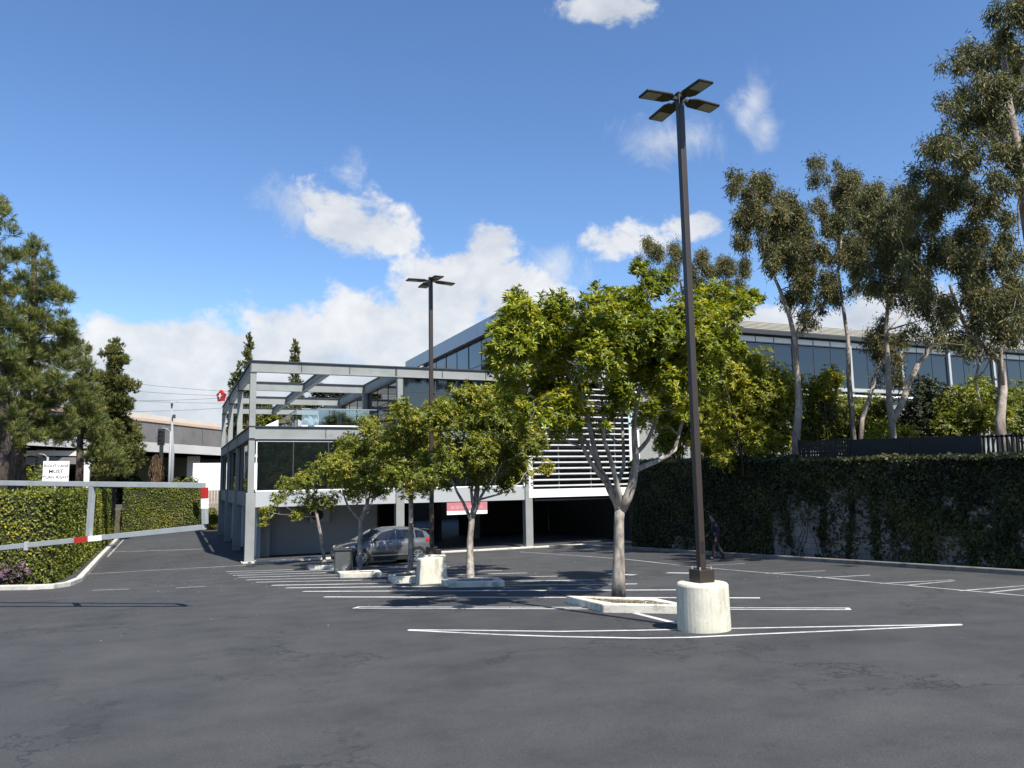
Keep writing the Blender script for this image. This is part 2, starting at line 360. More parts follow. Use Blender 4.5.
def clump_points(clumps, per_m2, minimum=8, shell=.45):
    """Points through the volume of ellipsoid clumps, denser toward their skins. clumps: (centre, (rx,ry,rz))."""
    P, D, C = [], [], []
    for ci, (c, r) in enumerate(clumps):
        r = np.array(r, float); area = 4*math.pi*((r[0]*r[1]+r[1]*r[2]+r[0]*r[2])/3)
        k = max(minimum, int(area*per_m2)); d = rnd(k)
        rr = RNG.random(k)**shell
        lump = 1+.22*np.sin(d[:, 0]*5+ci)*np.sin(d[:, 2]*4+ci*2)
        P.append(np.array(c) + d*r*rr[:, None]*lump[:, None]); D.append(d); C.append(np.full(k, RNG.random()))
    return np.concatenate(P), np.concatenate(D), np.concatenate(C)

def rosettes(name, clumps, mat, parent, per_m2=26, leaves=9, L=.15, W=.055, up=.5, spread=(40, 95), shell=.4, fold=.1, droop=.12, tintbias=0.0):
    P, D, C = clump_points(clumps, per_m2, shell=shell)
    ax = unit(D*.8 + np.array([.08, -.30, up+.35]) + RNG.normal(size=D.shape)*.35)
    k = len(P); base = np.repeat(P, leaves, 0); A = np.repeat(ax, leaves, 0)
    th = np.radians(RNG.uniform(spread[0], spread[1], k*leaves)); perp = unit(np.cross(A, rnd(k*leaves)))
    dirn = A*np.cos(th)[:, None] + perp*np.sin(th)[:, None]
    t = np.repeat(np.clip(.44 + .26*RNG.normal(size=k)*.6 + .35*(C-.5), 0, .9), leaves) + RNG.normal(size=k*leaves)*.13 + tintbias
    t = np.where(RNG.random(k*leaves) < .02, 1.0, np.clip(t, 0, .93))
    base = base + dirn*.015
    return leaf_object(name, base, dirn, A, L*RNG.uniform(.65, 1.2, k*leaves), W*RNG.uniform(.8, 1.2, k*leaves), t, mat, parent, fold, droop)

def hanging(name, clumps, mat, parent, per_m2=40, leaves=8, L=.17, W=.03):
    """Gum foliage: small sprays of narrow leaves that hang."""
    P, D, C = clump_points(clumps, per_m2, shell=.62)
    P = P + np.array([0, 0, -.12])*RNG.random(len(P))[:, None]**2
    k = len(P); base = np.repeat(P, leaves, 0) + RNG.normal(size=(k*leaves, 3))*np.array([.09, .09, .13])
    dirn = unit(np.repeat(D, leaves, 0)*.35 + rnd(k*leaves)*.75 + np.array([0, 0, -.75]))
    t = np.repeat(np.clip(.42+.25*RNG.normal(size=k)*.7+.4*(C-.5), 0, .95), leaves) + RNG.normal(size=k*leaves)*.15
    t = np.where(RNG.random(k*leaves) < .03, 1.0, np.clip(t, 0, .95))
    return leaf_object(name, base, dirn, rnd(k*leaves), L*RNG.uniform(.6, 1.3, k*leaves), W*RNG.uniform(.8, 1.3, k*leaves), t, mat, parent, .05, .15)

def tufts(name, clumps, mat, parent, per_m2=16, leaves=18, L=.24, W=.018, up=.8, spread=(10, 65)):
    """Pine needles: brushes at twig ends that point outward and up."""
    P, D, C = clump_points(clumps, per_m2, shell=.5)
    ax = unit(D*.7 + np.array([.05, -.15, up]) + RNG.normal(size=D.shape)*.3)
    k = len(P); n = k*leaves; A = np.repeat(ax, leaves, 0)
    base = np.repeat(P, leaves, 0) + A*RNG.uniform(0, .18, n)[:, None]
    th = np.radians(RNG.uniform(spread[0], spread[1], n)); perp = unit(np.cross(A, rnd(n)))
    dirn = A*np.cos(th)[:, None] + perp*np.sin(th)[:, None]
    t = np.repeat(np.clip(.45+.3*RNG.normal(size=k)*.6+.3*(C-.5), 0, .95), leaves) + RNG.normal(size=n)*.12
    return leaf_object(name, base, dirn, A, L*RNG.uniform(.7, 1.2, n), W, np.clip(t, 0, 1), mat, parent, 0, .05)

def bez(a, b, c, n=7):
    return [a*((1-t)**2) + b*(2*t*(1-t)) + c*(t*t) for t in [i/(n-1) for i in range(n)]]
def px_clumps(lst, Y, depth, squash=1.0, extra=0):
    """Clumps given by direction and apparent radius, set at the tree's own distance and spread in depth round its axis."""
    out = []
    for it in lst:
        x, y, r = it[:3]; ry = it[3] if len(it) > 3 else r
        off = RNG.uniform(-depth, depth)
        p = at(x, y, Y+off); k = pxm(p)
        out.append((np.array(p), (r/k, r/k*.95, ry/k*squash)))
        for e in range(extra):
            p2 = at(x+RNG.uniform(-r, r)*.8, y+RNG.uniform(-r, r)*.6, Y+RNG.uniform(-depth, depth)*1.1); k2 = pxm(p2)
            out.append((np.array(p2), (r/k2*.8, r/k2*.8, ry/k2*.75*squash)))
    return out
def woody(mb, trunk, radii, clumps, r_limb=.045, lift=.5, n=7, twigs=2, forks=()):
    """Trunk and main forks along their measured lines, then limbs that branch off whatever wood is nearest, out to every clump."""
    mb.tube(trunk, radii, 12)
    nodes = [(Vector(p), radii[i]) for i, p in enumerate(trunk) if i >= max(1, int(len(trunk)*.45))]
    for pts, rr in forks:
        q = []
        for i in range(len(pts)-1): q += [pts[i], pts[i].lerp(pts[i+1], .5)+Vector((random.uniform(-.04, .04), random.uniform(-.04, .04), 0))]
        q.append(pts[-1]); R_ = [rr*(1-.65*i/(len(q)-1)) for i in range(len(q))]
        mb.tube(q, R_, 9); nodes += [(p, r) for p, r in zip(q, R_)][2:]
    top = nodes[-1][0]
    for c, r in sorted(clumps, key=lambda k: (Vector(k[0])-top).length):
        c = Vector(c)
        best = min(nodes, key=lambda nd: (c-nd[0]).length + max(0, nd[0].z-c.z+.15)*1.6)
        p, pr = best; ln = (c-p).length; rr = min(r_limb*(.35+.30*ln), pr*.8)
        side = Vector((random.uniform(-1, 1), random.uniform(-1, 1), random.uniform(-.6, .3)))*.13*ln
        pts = bez(p, p.lerp(c, .5)+side-Vector((0, 0, lift*.12*ln)), c+Vector((0, 0, r[2]*.2)), n)
        pts = [q + Vector((random.uniform(-1, 1), random.uniform(-1, 1), random.uniform(-1, 1)))*.02*(0 if k == 0 else 1) for k, q in enumerate(pts)]
        R_ = [max(.006, rr*(1-.72*k/(n-1))) for k in range(n)]
        mb.tube(pts, R_, 6); nodes += list(zip(pts, R_))[2:]
        for t in range(twigs):
            k = random.randint(n//2, n-2); s = pts[k]; d = Vector(rnd(1)[0]); d.z = abs(d.z)*.8+.2
            e = s + Vector((d.x*r[0], d.y*r[1], d.z*r[2]))*.95
            mb.tube([s, s.lerp(e, .5)+Vector((0, 0, .05)), e], [R_[k]*.6, R_[k]*.4, .004], 5)

# ------------------------------------------------------------------ setting: ground
mb = MB()
ys = [-260, -60, -6.0, 0, 12, 24, 38.2, 62, 90, 200, 900]
xs = [-700, -120, -40, -15, 0, 15, 21.3, 60, 160, 900]
for j in range(len(ys)):
    for i in range(len(xs)): mb.v.append((xs[i], ys[j], gz(ys[j])))
for j in range(len(ys)-1):
    for i in range(len(xs)-1):
        a = j*len(xs)+i; mb.f.append((a, a+1, a+1+len(xs), a+len(xs)))
struct('ground', mb, M['asphalt'])

# painted lines: strips lying 4 mm above the asphalt
def strip(mb, pts, w, lift=.004):
    pts = [Vector((p[0], p[1], 0)) for p in pts]
    out = []
    for i in range(len(pts)-1):                            # subdivide so that a strip follows the crease at the garage
        k = max(1, int((pts[i+1]-pts[i]).length/2.5))
        for q in range(k): out.append(pts[i].lerp(pts[i+1], q/k))
    out.append(pts[-1]); pts = out
    b = len(mb.v)
    for i, p in enumerate(pts):
        d = (pts[min(i+1, len(pts)-1)]-pts[max(i-1, 0)]); d = Vector((-d.y, d.x, 0)).normalized()*(w/2)
        for q in (p+d, p-d): mb.v.append((q.x, q.y, gz(q.y)+lift))
    for i in range(len(pts)-1): mb.f.append((b+2*i+1, b+2*i+3, b+2*i+2, b+2*i))
gpx = lambda l: [on_ground(*q) for q in l]
mk = MB()
strip(mk, gpx([(408, 630), (470, 630.4), (560, 631.6), (640, 630.4), (677, 629.6), (731, 628.6), (850, 626.4), (962, 624.6)]), .10)
mk2 = MB()
strip(mk2, gpx([(409, 630.4), (500, 634.8), (560, 636.8), (640, 638.3), (690, 637.6), (760, 634.2), (850, 630.4), (910, 627.6), (961, 625)]), .10, .0045)
stalls = [((357, 607.6), (848, 609)), ((324, 597), (760, 598)), ((303, 591.5), (676, 590)), ((285.7, 588), (637, 584)), ((271.7, 585.4), (595, 580)),
          ((256, 582.3), (558, 576.2)), ((246, 580), (527, 573)), ((238, 577.6), (502, 570.5)), ((233, 575.6), (480, 568)), ((229, 573.6), (462, 566)), ((226, 571.8), (446, 564.6))]
def double(mb, a, b, gap=.24, w=.09, close=True):
    d = (b-a); d.z = 0; d.normalize(); n = Vector((-d.y, d.x, 0))*gap/2
    strip(mb, [a+n, b+n], w); strip(mb, [a-n, b-n], w)
    if close: strip(mb, [a-n*1.35, a+n*1.35], w, .0052); strip(mb, [b-n*1.35, b+n*1.35], w, .0052)
a, b = gpx(stalls[0]); double(mk, a, b)
for k, (p, q) in enumerate(stalls[1:]):
    a, b = gpx((p, q)); strip(mk, [a, b], .17 if k < 4 else .125)
strip(mk, gpx([(635, 613.2), (677, 623.6)]), .13)
struct('stall_markings', mk, M['paint']); struct('stall_end_marking', mk2, M['paint'])
mk = MB()
strip(mk, gpx([(630, 559.7), (689.7, 566.4), (740, 570.8), (815, 576.8), (876, 582.7), (956, 589.8), (1024, 595.8), (1090, 601.5)]), .10)
strip(mk, gpx([(520, 552), (575, 555.5), (630, 559.7)]), .10)
for p, q in (((765, 573.5), (826, 570.8)), ((816, 578), (870, 575.2)), ((880, 583.6), (953.5, 580)), ((905, 585.6), (955, 580.9)), ((959, 591), (1040, 584.6)), ((987, 592.8), (1045, 586.6)), ((690, 566), (745, 563.6))):
    a, b = gpx((p, q)); strip(mk, [a, b], .11, .005)
for p, q in (((607, 574), (635, 575)), ((667, 572.8), (690, 573.2))):
    a, b = gpx((p, q)); strip(mk, [a, b], .34)
struct('wall_stall_markings', mk, M['paint_faded'])
mk = MB()
for p, q, w in (((85, 574.2), (246, 565.2), .16), ((107, 552.2), (206, 549), .16), ((92, 590.3), (130, 589.2), .12), ((176, 588), (206, 586.3), .12)):
    a, b = gpx((p, q)); strip(mk, [a, b], w)
strip(mk, [Vector((-3.0, y, 0)) for y in (46, 52, 60)], .1)
struct('driveway_markings', mk, M['paint_faded'])

# kerbs
def kerb(name, pts, w=.22, h=.15, mat='kerb'):
    m = MB(); pts = [Vector((p[0], p[1], 0)) for p in pts]; b = len(m.v)
    for i, p in enumerate(pts):
        d = pts[min(i+1, len(pts)-1)]-pts[max(i-1, 0)]; d = Vector((-d.y, d.x, 0)).normalized()*(w/2); z = gz(p.y)
        m.v += [(*(p+d).xy, z-.05), (*(p+d).xy, z+h-.02), (*(p+d*.85).xy, z+h), (*(p-d*.85).xy, z+h), (*(p-d).xy, z+h-.02), (*(p-d).xy, z-.05)]
    for i in range(len(pts)-1):
        for k in range(5): m.f.append((b+i*6+k, b+(i+1)*6+k, b+(i+1)*6+k+1, b+i*6+k+1))
    m.f.append(tuple(b+k for k in range(6))); m.f.append(tuple(b+(len(pts)-1)*6+k for k in reversed(range(6))))
    return struct(name, m, M[mat])
kp = [Vector((-14, 32.4, 0)), Vector((-9, 31.2, 0))] + gpx([(0, 590), (30, 589.6), (52, 588.6)]) + [Vector((-3.15, 30.4, 0)), Vector((-3.0, 32.4, 0)), Vector((-3.15, 36, 0)), Vector((-3.3, 44, 0)), Vector((-3.4, 62, 0))]
kerb('kerb_hedge', kp)
kerb('kerb_wall', [Vector((19.9, y, 0)) for y in (-6, 5, 14, 22, 28, 32)] + [Vector((19.6, 35.5, 0)), Vector((18.2, 37.2, 0))], .2, .13, 'kerb_shaded')
kerb('kerb_garage', [Vector((24.4, 37.75, 0)), Vector((17.9, 37.75, 0)), Vector((10, 37.9, 0)), Vector((3.0, 37.9, 0))], .25, .08)

# raised ground behind the block wall, verge behind the left hedge, street beyond
mb = MB(); 
def slab(mb, x0, x1, y0, y1, z): mb.box(x0, x1, y0, y1, z-4, z)
slab(mb, 21.25, 70, -40, 32.9, 2.2); slab(mb, 25.3, 70, 32.9, 37.9, 2.18)
struct('bank_terrain', mb, M['earth'])
mb = MB(); slab(mb, -60, -4.6, 33.2, 70.3, .35); slab(mb, -160, 60, 70.3, 92, .33)
struct('verge_terrain', mb, M['earth'])
mb = MB(); mb.box(-160, 60, 76, 88, .2, .345)
struct('street', mb, M['asphalt'])

# ------------------------------------------------------------------ light poles
def make_pole():
    z0 = 0; t = thing('light_pole', 'tall bronze four-headed light pole on pale round concrete footing in the foreground', 'light pole', (8.21, 11.0, gz(11.0)), 0, 'parking lot light poles')
    L = lambda m, n, mat, p=t, **k: obj(n, m, mat, p, local=True, **k)
    m = MB().lathe((0, 0, -.25), [(.435, 0), (.438, .3), (.428, .98), (.405, 1.015), (0.30, 1.025)], 40)
    L(m, 'concrete_footing', M['footing'], smooth=False, bevel=.01)
    m = MB().box(-.15, .15, -.15, .15, .776, .985); L(m, 'base_cover', M['bronze'], bevel=.008)
    m = MB().box(-.058, .058, -.058, .058, .985, 9.42); L(m, 'pole', M['bronze'], bevel=.012)
    L(MB().box(-.035, .035, -.064, -.0585, 1.25, 1.45), 'hand_hole_cover', M['bronze_dark'], bevel=.003)
    for bx_ in (-.11, .11):
        for by_ in (-.11, .11): L(MB().lathe((bx_, by_, .985), [(.016, 0), (.016, .03), (.01, .045)], 6), 'anchor_bolt', M['pipe_metal'])
    m = MB().box(-.066, .066, -.066, .066, 9.421, 9.46); L(m, 'pole_cap', M['bronze_dark'], bevel=.008)
    for k in range(4):
        a = k*math.pi/2; R = Matrix.Rotation(a, 4, 'Z') @ Matrix.Rotation(rad(2.5), 4, 'Y')
        def tf(mb):
            mb.v = [tuple(R @ Vector(q) + Vector((0, 0, 9.34))) for q in mb.v]; return mb
        arm = L(tf(MB().box(.06, .20, -.03, .03, -.03, .03)), 'bracket', M['bronze_dark'], bevel=.006)
        h = MB(); h.prism([(.17, -.09), (.27, -.155), (.775, -.155), (.79, -.14), (.79, .14), (.775, .155), (.27, .155), (.17, .09)], -.022, .016)
        head = L(tf(h), 'lamp_head', M['bronze_dark'], bevel=.012)
        L(tf(MB().box(.46, .76, -.12, .12, -.029, -.0225)), 'lens', M['lens'], head)
    return t
pole1 = make_pole()
dup(pole1, (7.33, 23.2, gz(23.2)+.02), rad(3), 'farther bronze light pole rising through the row of small trees', 'parking lot light poles')

# ------------------------------------------------------------------ tree islands
def island(label, corners, h=.16):
    c = [on_ground(*q) for q in corners]; cen = sum((p for p in c), Vector())/4
    t = thing('tree_island', label, 'kerbed island', (cen.x, cen.y, gz(cen.y)), 0, 'kerbed islands in the parking row')
    m = MB(); inn = [cen.lerp(p, 1-.30/max(.6, (p-cen).length)) for p in c]; n = 4
    for i in range(4):
        j = (i+1) % 4; zz = lambda p, e: (p.x, p.y, gz(p.y)+e)
        m.hexa([zz(c[i], -.05), zz(c[j], -.05), zz(inn[j], -.05), zz(inn[i], -.05), zz(c[i], h), zz(c[j], h), zz(inn[j], h), zz(inn[i], h)])
    obj('kerb', m, M['concrete'], t, bevel=.02)
    m = MB(); m.quad(*[(p.x, p.y, gz(p.y)+h*.8) for p in inn]); obj('mulch', m, M['soil'], t)
    k = 90; w = RNG.dirichlet([1]*4, k); P = np.array([[p.x, p.y, gz(p.y)+h*.8+.01] for p in inn]); base = w @ P
    lit = leaf_object('leaf_litter', base, np.column_stack([RNG.normal(size=(k, 2)), np.zeros(k)+.1]), np.tile([0, 0, 1.], (k, 1)), .09, .05, RNG.random(k), M['litter'], t); lit['kind'] = 'stuff'
    return t
island('low pale kerbed island round the foreground tree beside the big light pole', [(566, 603), (603, 612.5), (692, 614), (657, 606)])
island('low pale kerbed island round the second tree, right of the weathered concrete block', [(441, 585), (450, 587.6), (505, 586.6), (498, 582.6)])
island('small crumbling kerbed island at the trunk beside the weathered concrete block', [(388, 580.5), (392, 583), (416, 582.5), (415, 576)], .18)
island('low pale kerbed island in front of the grey car', [(337, 576), (340, 578), (382, 577.2), (379, 574.4)])
island('farthest kerbed island under the small leaning tree near the building', [(307, 568.6), (309, 570), (338, 569.3), (335, 567)])

# weathered footing wrapped round the far pole and the dark cabinet by the car
m = MB(); p = on_ground(429, 582); z = gz(p.y)
t = thing('concrete_block', 'weathered square concrete block at the foot of the farther light pole', 'concrete block', (p.x-.05, p.y-.25, z))
mm = MB().hexa([(-.45, -.40, -.1), (.43, -.42, -.1), (.45, .06, -.1), (-.43, .06, -.1), (-.40, -.38, .74), (.39, -.40, .79), (.40, .05, .79), (-.39, .05, .74)])
obj('block', mm, M['footing'], t, local=True, bevel=.04)
mm = MB().box(.12, .3, -.2, -.02, .83, .98); obj('conduit_box', mm, M['bronze_dark'], t, local=True, bevel=.01)
p = on_ground(343.5, 573); z = gz(p.y)
t = thing('utility_cabinet', 'dark grey scuffed utility cabinet standing in front of the grey car', 'cabinet', (p.x, p.y, z), rad(-20))
obj('housing', MB().box(-.30, .30, -.26, .26, 0, .80), M['steel_dark'], t, local=True, bevel=.02)
obj('lid', MB().box(-.33, .33, -.29, .29, .803, .86), M['steel_dark'], t, local=True, bevel=.015)
obj('door', MB().box(-.25, .25, -.272, -.262, .06, .76), simple('cabinet_door_paint', (.075, .08, .08), .5, stain=((.3, .3, .29), 2.0)), t, local=True, bevel=.004)

# ------------------------------------------------------------------ row trees
def row_tree(label, base, trunk_px, radii_px, Y, clumps, depth, leaf, per, L, W, limb=.05, extra=1, leaves=9, seed=1, forks=()):
    global RNG
    RNG = np.random.default_rng(seed); random.seed(seed)
    b = on_ground(*base)
    t = thing('broadleaf_tree', label, 'tree', (b.x, b.y, gz(b.y)+.1), 0, 'broadleaf trees in the parking islands')
    tr = [Vector((b.x, b.y, gz(b.y)))] + [at(x, y, Y+(random.uniform(-.08, .08))) for x, y in trunk_px]
    k = pxm(b); rad_ = [radii_px[0]/k*1.15] + [r/k for r in radii_px]
    cl = px_clumps(clumps, Y, depth, 1.0, extra)
    fk = []
    for pts, r0 in forks:
        d = random.uniform(-.9, .9); fk.append(([at(x, y, Y + d*depth*.55*i/len(pts)) for i, (x, y) in enumerate(pts)], r0))
    w = MB(); woody(w, tr, rad_[:len(tr)], cl, limb, .7, 8, 3, fk)
    obj('trunk', w, M['trunk_pale'], t, smooth=True)
    rosettes('crown', cl, leaf, t, per, leaves, L, W, up=.75, shell=.42)
    return t
T1C = [(520, 315, 22), (512, 345, 24), (545, 350, 26), (556, 308, 20), (588, 325, 26), (600, 360, 28), (630, 305, 22), (650, 335, 28), (640, 370, 24), (690, 315, 24), (715, 300, 20), (738, 302, 14), (700, 345, 26), (725, 335, 16),
       (668, 378, 22), (620, 395, 18), (575, 390, 22), (540, 385, 22), (512, 382, 16), (700, 378, 18), (560, 415, 14), (498, 370, 12), (660, 285, 16), (600, 300, 18), (690, 405, 14), (545, 325, 20), (615, 335, 24), (680, 352, 22), (640, 270, 10), (750, 297, 10), (516, 297, 10), (530, 408, 13), (508, 400, 10), (560, 432, 9), (585, 412, 11), (648, 412, 11), (610, 415, 9), (668, 402, 11), (496, 352, 12), (500, 330, 10), (545, 420, 10), (712, 360, 16), (726, 318, 14), (670, 320, 18), (610, 310, 16), (575, 345, 18), (630, 350, 18), (705, 322, 16), (735, 350, 12), (690, 380, 14), (560, 370, 16), (525, 425, 9), (575, 428, 9), (600, 430, 7), (640, 425, 8), (665, 418, 9), (690, 415, 9), (550, 400, 12), (620, 385, 14)]
F1 = [([(620, 512), (610, 490), (600, 470), (590, 430), (583, 395)], .10), ([(619, 508), (616, 480), (604, 440), (602, 400)], .075), ([(621, 510), (632, 485), (636, 462), (634, 430), (640, 385)], .12),
      ([(635, 470), (655, 462), (675, 450), (683, 420), (690, 390)], .07), ([(634, 455), (648, 440), (660, 410), (668, 380)], .06), ([(606, 482), (590, 462), (576, 430), (560, 398)], .06), ([(612, 495), (624, 465), (622, 420), (618, 385)], .055), ([(600, 470), (585, 440), (550, 410), (530, 395)], .05)]
row_tree('largest tree, bright green crown on a forked pale trunk behind the big light pole', (618.5, 601), [(618.5, 575), (619, 545), (619, 520), (620, 508)], [6.4, 5.2, 4.9, 5.2, 4.6], 15.1, T1C, 1.9, M['leaf_row'], 46, .135, .044, .05, 1, 10, 3, F1)
T2C = [(470, 415, 24), (445, 420, 22), (500, 420, 24), (520, 430, 18), (480, 445, 26), (455, 455, 22), (505, 455, 22), (440, 475, 18), (480, 475, 18), (520, 470, 16), (462, 400, 16), (490, 400, 18), (530, 450, 12), (425, 465, 14), (548, 468, 8), (505, 485, 10)]
row_tree('second tree of the row, olive crown on pale trunk in front of the pink banner', (470.5, 581), [(470, 560), (470, 540), (472, 518), (476, 500), (478, 480)], [3.9, 3.3, 3.2, 3.1, 2.4, 1.8], 22.9, T2C, 1.7, M['leaf_row2'], 44, .125, .044, .045, 1, 9, 5, [([(471, 520), (463, 502), (453, 482), (446, 462)], .06), ([(472, 518), (480, 498), (492, 480), (502, 462)], .06), ([(473, 505), (472, 480), (469, 450)], .055), ([(478, 500), (500, 494), (520, 482), (530, 468)], .035)])
T3C = [(405, 425, 20), (420, 440, 20), (395, 445, 18), (410, 465, 20), (430, 465, 16), (425, 420, 16), (400, 410, 13), (440, 445, 14), (395, 475, 14), (420, 485, 14), (438, 408, 12)]
row_tree('third tree, slender mottled trunk standing close beside the weathered concrete block', (409.5, 576), [(411, 556), (411, 535), (411, 515), (411, 495)], [3.3, 2.7, 2.5, 2.4, 1.9], 26.6, T3C, 1.6, M['leaf_row2'], 44, .118, .042, .04, 1, 9, 7)
T4C = [(355, 455, 18), (375, 440, 18), (340, 465, 16), (365, 475, 18), (385, 465, 16), (350, 485, 14), (330, 475, 12), (380, 490, 12), (345, 445, 12), (392, 440, 12), (368, 425, 12)]
row_tree('fourth tree, forked pale trunk directly in front of the grey car', (359.5, 572), [(360, 555), (360.5, 540), (361, 520), (367, 505), (369, 492)], [3.2, 2.7, 2.4, 2.3, 1.6, 1.2], 30.2, T4C, 1.6, M['leaf_row2'], 42, .12, .043, .04, 1, 9, 9, [([(361, 522), (352, 511), (345, 499), (341, 484)], .06), ([(361, 520), (370, 508), (375, 494), (381, 478)], .055), ([(367, 505), (365, 485), (360, 465)], .045)])
T5C = [(305, 480, 12), (320, 470, 14), (335, 478, 12), (290, 490, 12), (312, 500, 12), (330, 500, 10), (277, 500, 8), (268, 512, 7), (262, 522, 5), (300, 512, 8), (345, 470, 10)]
row_tree('smallest fifth tree, thin leaning trunk nearest the building corner', (325, 566), [(323, 550), (320, 532), (317, 517), (315, 505)], [2.2, 1.7, 1.6, 1.4, 1.0], 34.8, T5C, 1.2, M['leaf_row2'], 32, .125, .046, .03, 1, 8, 11)

# ------------------------------------------------------------------ gum trees behind the block wall
GC = 'gum trees behind the ivy wall'
def gum(label, base, Y, trunk, r0, clumps, depth, leaf, per=22, seed=1, L=.165, W=.034, extra=1, limbs=()):
    global RNG
    RNG = np.random.default_rng(seed); random.seed(seed)
    b = at(*base, Y); b.z = 2.15
    t = thing('gum_tree', label, 'tree', tuple(b), 0, GC)
    tr = [b] + [at(x, y, Y+random.uniform(-.25, .25)) for x, y in trunk]
    spr = []
    for x, y, r in clumps:
        for _ in range(4):
            a_ = random.uniform(0, 6.283); q = math.sqrt(random.random())*1.05
            spr.append((x+r*q*math.cos(a_)*1.5, y+r*q*math.sin(a_)*.9, max(4.0, r*random.uniform(.36, .60))))
    cl = px_clumps(spr, Y, depth, 1.25, 0)
    w = MB(); fk = [([at(x, y, Y+random.uniform(-.2, .2)) for x, y in pts], rr) for pts, rr in limbs]
    woody(w, tr, [r0*(1-.7*i/(len(tr)-1)) for i in range(len(tr))], cl, .05, .2, 7, 1, fk)
    obj('trunk', w, M['trunk_euc'], t, smooth=True)
    hanging('crown', cl, leaf, t, per*1.9, 10, L, W)
gum('tall gum tree with pink-grey trunk rising right at the wall top by the fence end', (795, 462), 23.3, [(796, 440), (799, 405), (797, 370), (795, 340), (790, 318), (780, 290), (770, 268)], .17,
    [(748, 190, 14), (765, 198, 18), (745, 215, 12), (772, 222, 18), (752, 238, 12), (790, 205, 12), (800, 232, 16), (803, 262, 17), (798, 290, 12), (818, 290, 14), (738, 178, 8), (768, 250, 10), (760, 178, 10), (785, 240, 12), (812, 250, 12), (828, 300, 10), (755, 215, 14), (785, 215, 12), (790, 265, 14), (812, 278, 13), (808, 315, 9), (770, 235, 12)], 1.3, M['leaf_euc_warm'], 30, 21,
    limbs=[([(795, 335), (808, 318), (822, 305), (835, 290)], .07)])
gum('slim gum tree with pale straight trunk, second from the left behind the wall', (853, 440), 24.6, [(852, 415), (849, 380), (848, 340), (842, 300), (838, 270), (842, 235)], .13,
    [(825, 168, 10), (830, 182, 13), (850, 190, 14), (862, 210, 16), (846, 222, 14), (845, 250, 12), (868, 192, 11), (838, 205, 11), (835, 235, 10), (862, 240, 12), (820, 205, 8), (850, 208, 14), (835, 220, 11), (870, 225, 12), (852, 270, 9), (845, 185, 11), (878, 205, 11), (865, 255, 11), (855, 235, 12), (830, 255, 9), (860, 285, 9)], 1.3, M['leaf_euc_warm'], 24, 22)
gum('leaning gum tree with a small low drooping crown before the windows', (857, 440), 23.0, [(862, 420), (872, 390), (880, 360), (886, 330), (890, 312)], .11,
    [(884, 330, 13), (880, 350, 12), (892, 350, 12), (875, 335, 9), (895, 370, 9), (888, 380, 8), (898, 335, 9)], .9, M['leaf_euc_warm'], 18, 23)
gum('gum tree with white forked trunk and a long limb leaning right', (893, 440), 20.6, [(892, 425), (889, 400), (888, 365), (886, 330), (888, 300), (892, 275)], .14,
    [(880, 200, 13), (896, 212, 15), (886, 238, 15), (880, 265, 12), (902, 250, 16), (908, 278, 13), (876, 225, 11), (900, 195, 11), (872, 285, 9), (925, 300, 10), (915, 330, 8), (935, 315, 9), (918, 235, 11), (890, 225, 14), (900, 262, 13), (870, 210, 11), (875, 250, 12), (888, 290, 9), (905, 300, 10), (870, 270, 11), (920, 265, 12), (915, 210, 12)], 1.4, M['leaf_euc'], 24, 24,
    limbs=[([(892, 422), (905, 395), (918, 365), (932, 346), (950, 338), (972, 335)], .13), ([(888, 330), (902, 315), (912, 300)], .04)])
gum('broad gum tree with dense dark crown hanging over the windows at the right', (1001, 440), 17.2, [(1000, 420), (1003, 390), (1001, 362), (985, 348), (968, 330), (957, 308), (950, 285)], .17,
    [(925, 185, 16), (950, 180, 18), (972, 195, 18), (990, 215, 15), (915, 200, 12), (940, 212, 18), (928, 245, 14), (955, 262, 18), (985, 268, 18), (1000, 295, 16), (968, 298, 18), (932, 285, 13), (985, 322, 14), (945, 318, 10), (965, 235, 16), (1005, 250, 14), (1010, 330, 12), (955, 175, 12), (910, 225, 10), (975, 250, 16), (940, 195, 15), (990, 240, 14), (972, 280, 15), (950, 240, 13), (1012, 270, 14), (1000, 315, 13), (935, 265, 12), (960, 310, 12), (915, 260, 10), (930, 305, 12), (945, 335, 11), (978, 342, 12), (1003, 338, 12), (960, 345, 9), (915, 285, 11), (905, 235, 12), (1015, 300, 14), (985, 300, 14)], 1.6, M['leaf_euc'], 22, 25,
    limbs=[([(1003, 385), (1001, 345), (1000, 310), (1004, 280)], .06), ([(985, 348), (975, 380), (982, 410)], .05)])
gum('tallest gum tree with dark clumped crown reaching past the top right corner', (1040, 440), 14.4, [(1042, 380), (1040, 300), (1030, 240), (1022, 190), (1016, 140), (1008, 100), (1004, 60), (1008, 10)], .22,
    [(1005, 25, 18), (990, 50, 15), (962, 52, 10), (950, 62, 10), (975, 60, 11), (1012, 72, 16), (988, 92, 15), (946, 104, 11), (964, 112, 12), (1002, 122, 16), (938, 146, 12), (958, 154, 13), (976, 138, 13), (928, 148, 8), (1012, 160, 14), (1020, 25, 18), (982, 112, 12), (1030, 90, 16), (1035, 140, 16), (1010, -5, 18), (1022, 320, 10), (1005, 180, 10), (970, 165, 9), (1000, 95, 15), (985, 75, 12), (1010, 140, 14), (990, 125, 13), (955, 130, 11), (1020, 190, 12), (1035, 300, 14), (1000, 50, 14)], 1.5, M['leaf_euc'], 26, 26,
    limbs=[([(1016, 140), (1008, 112), (996, 92), (985, 80)], .07), ([(1022, 190), (1018, 205), (1019, 235)], .05)])
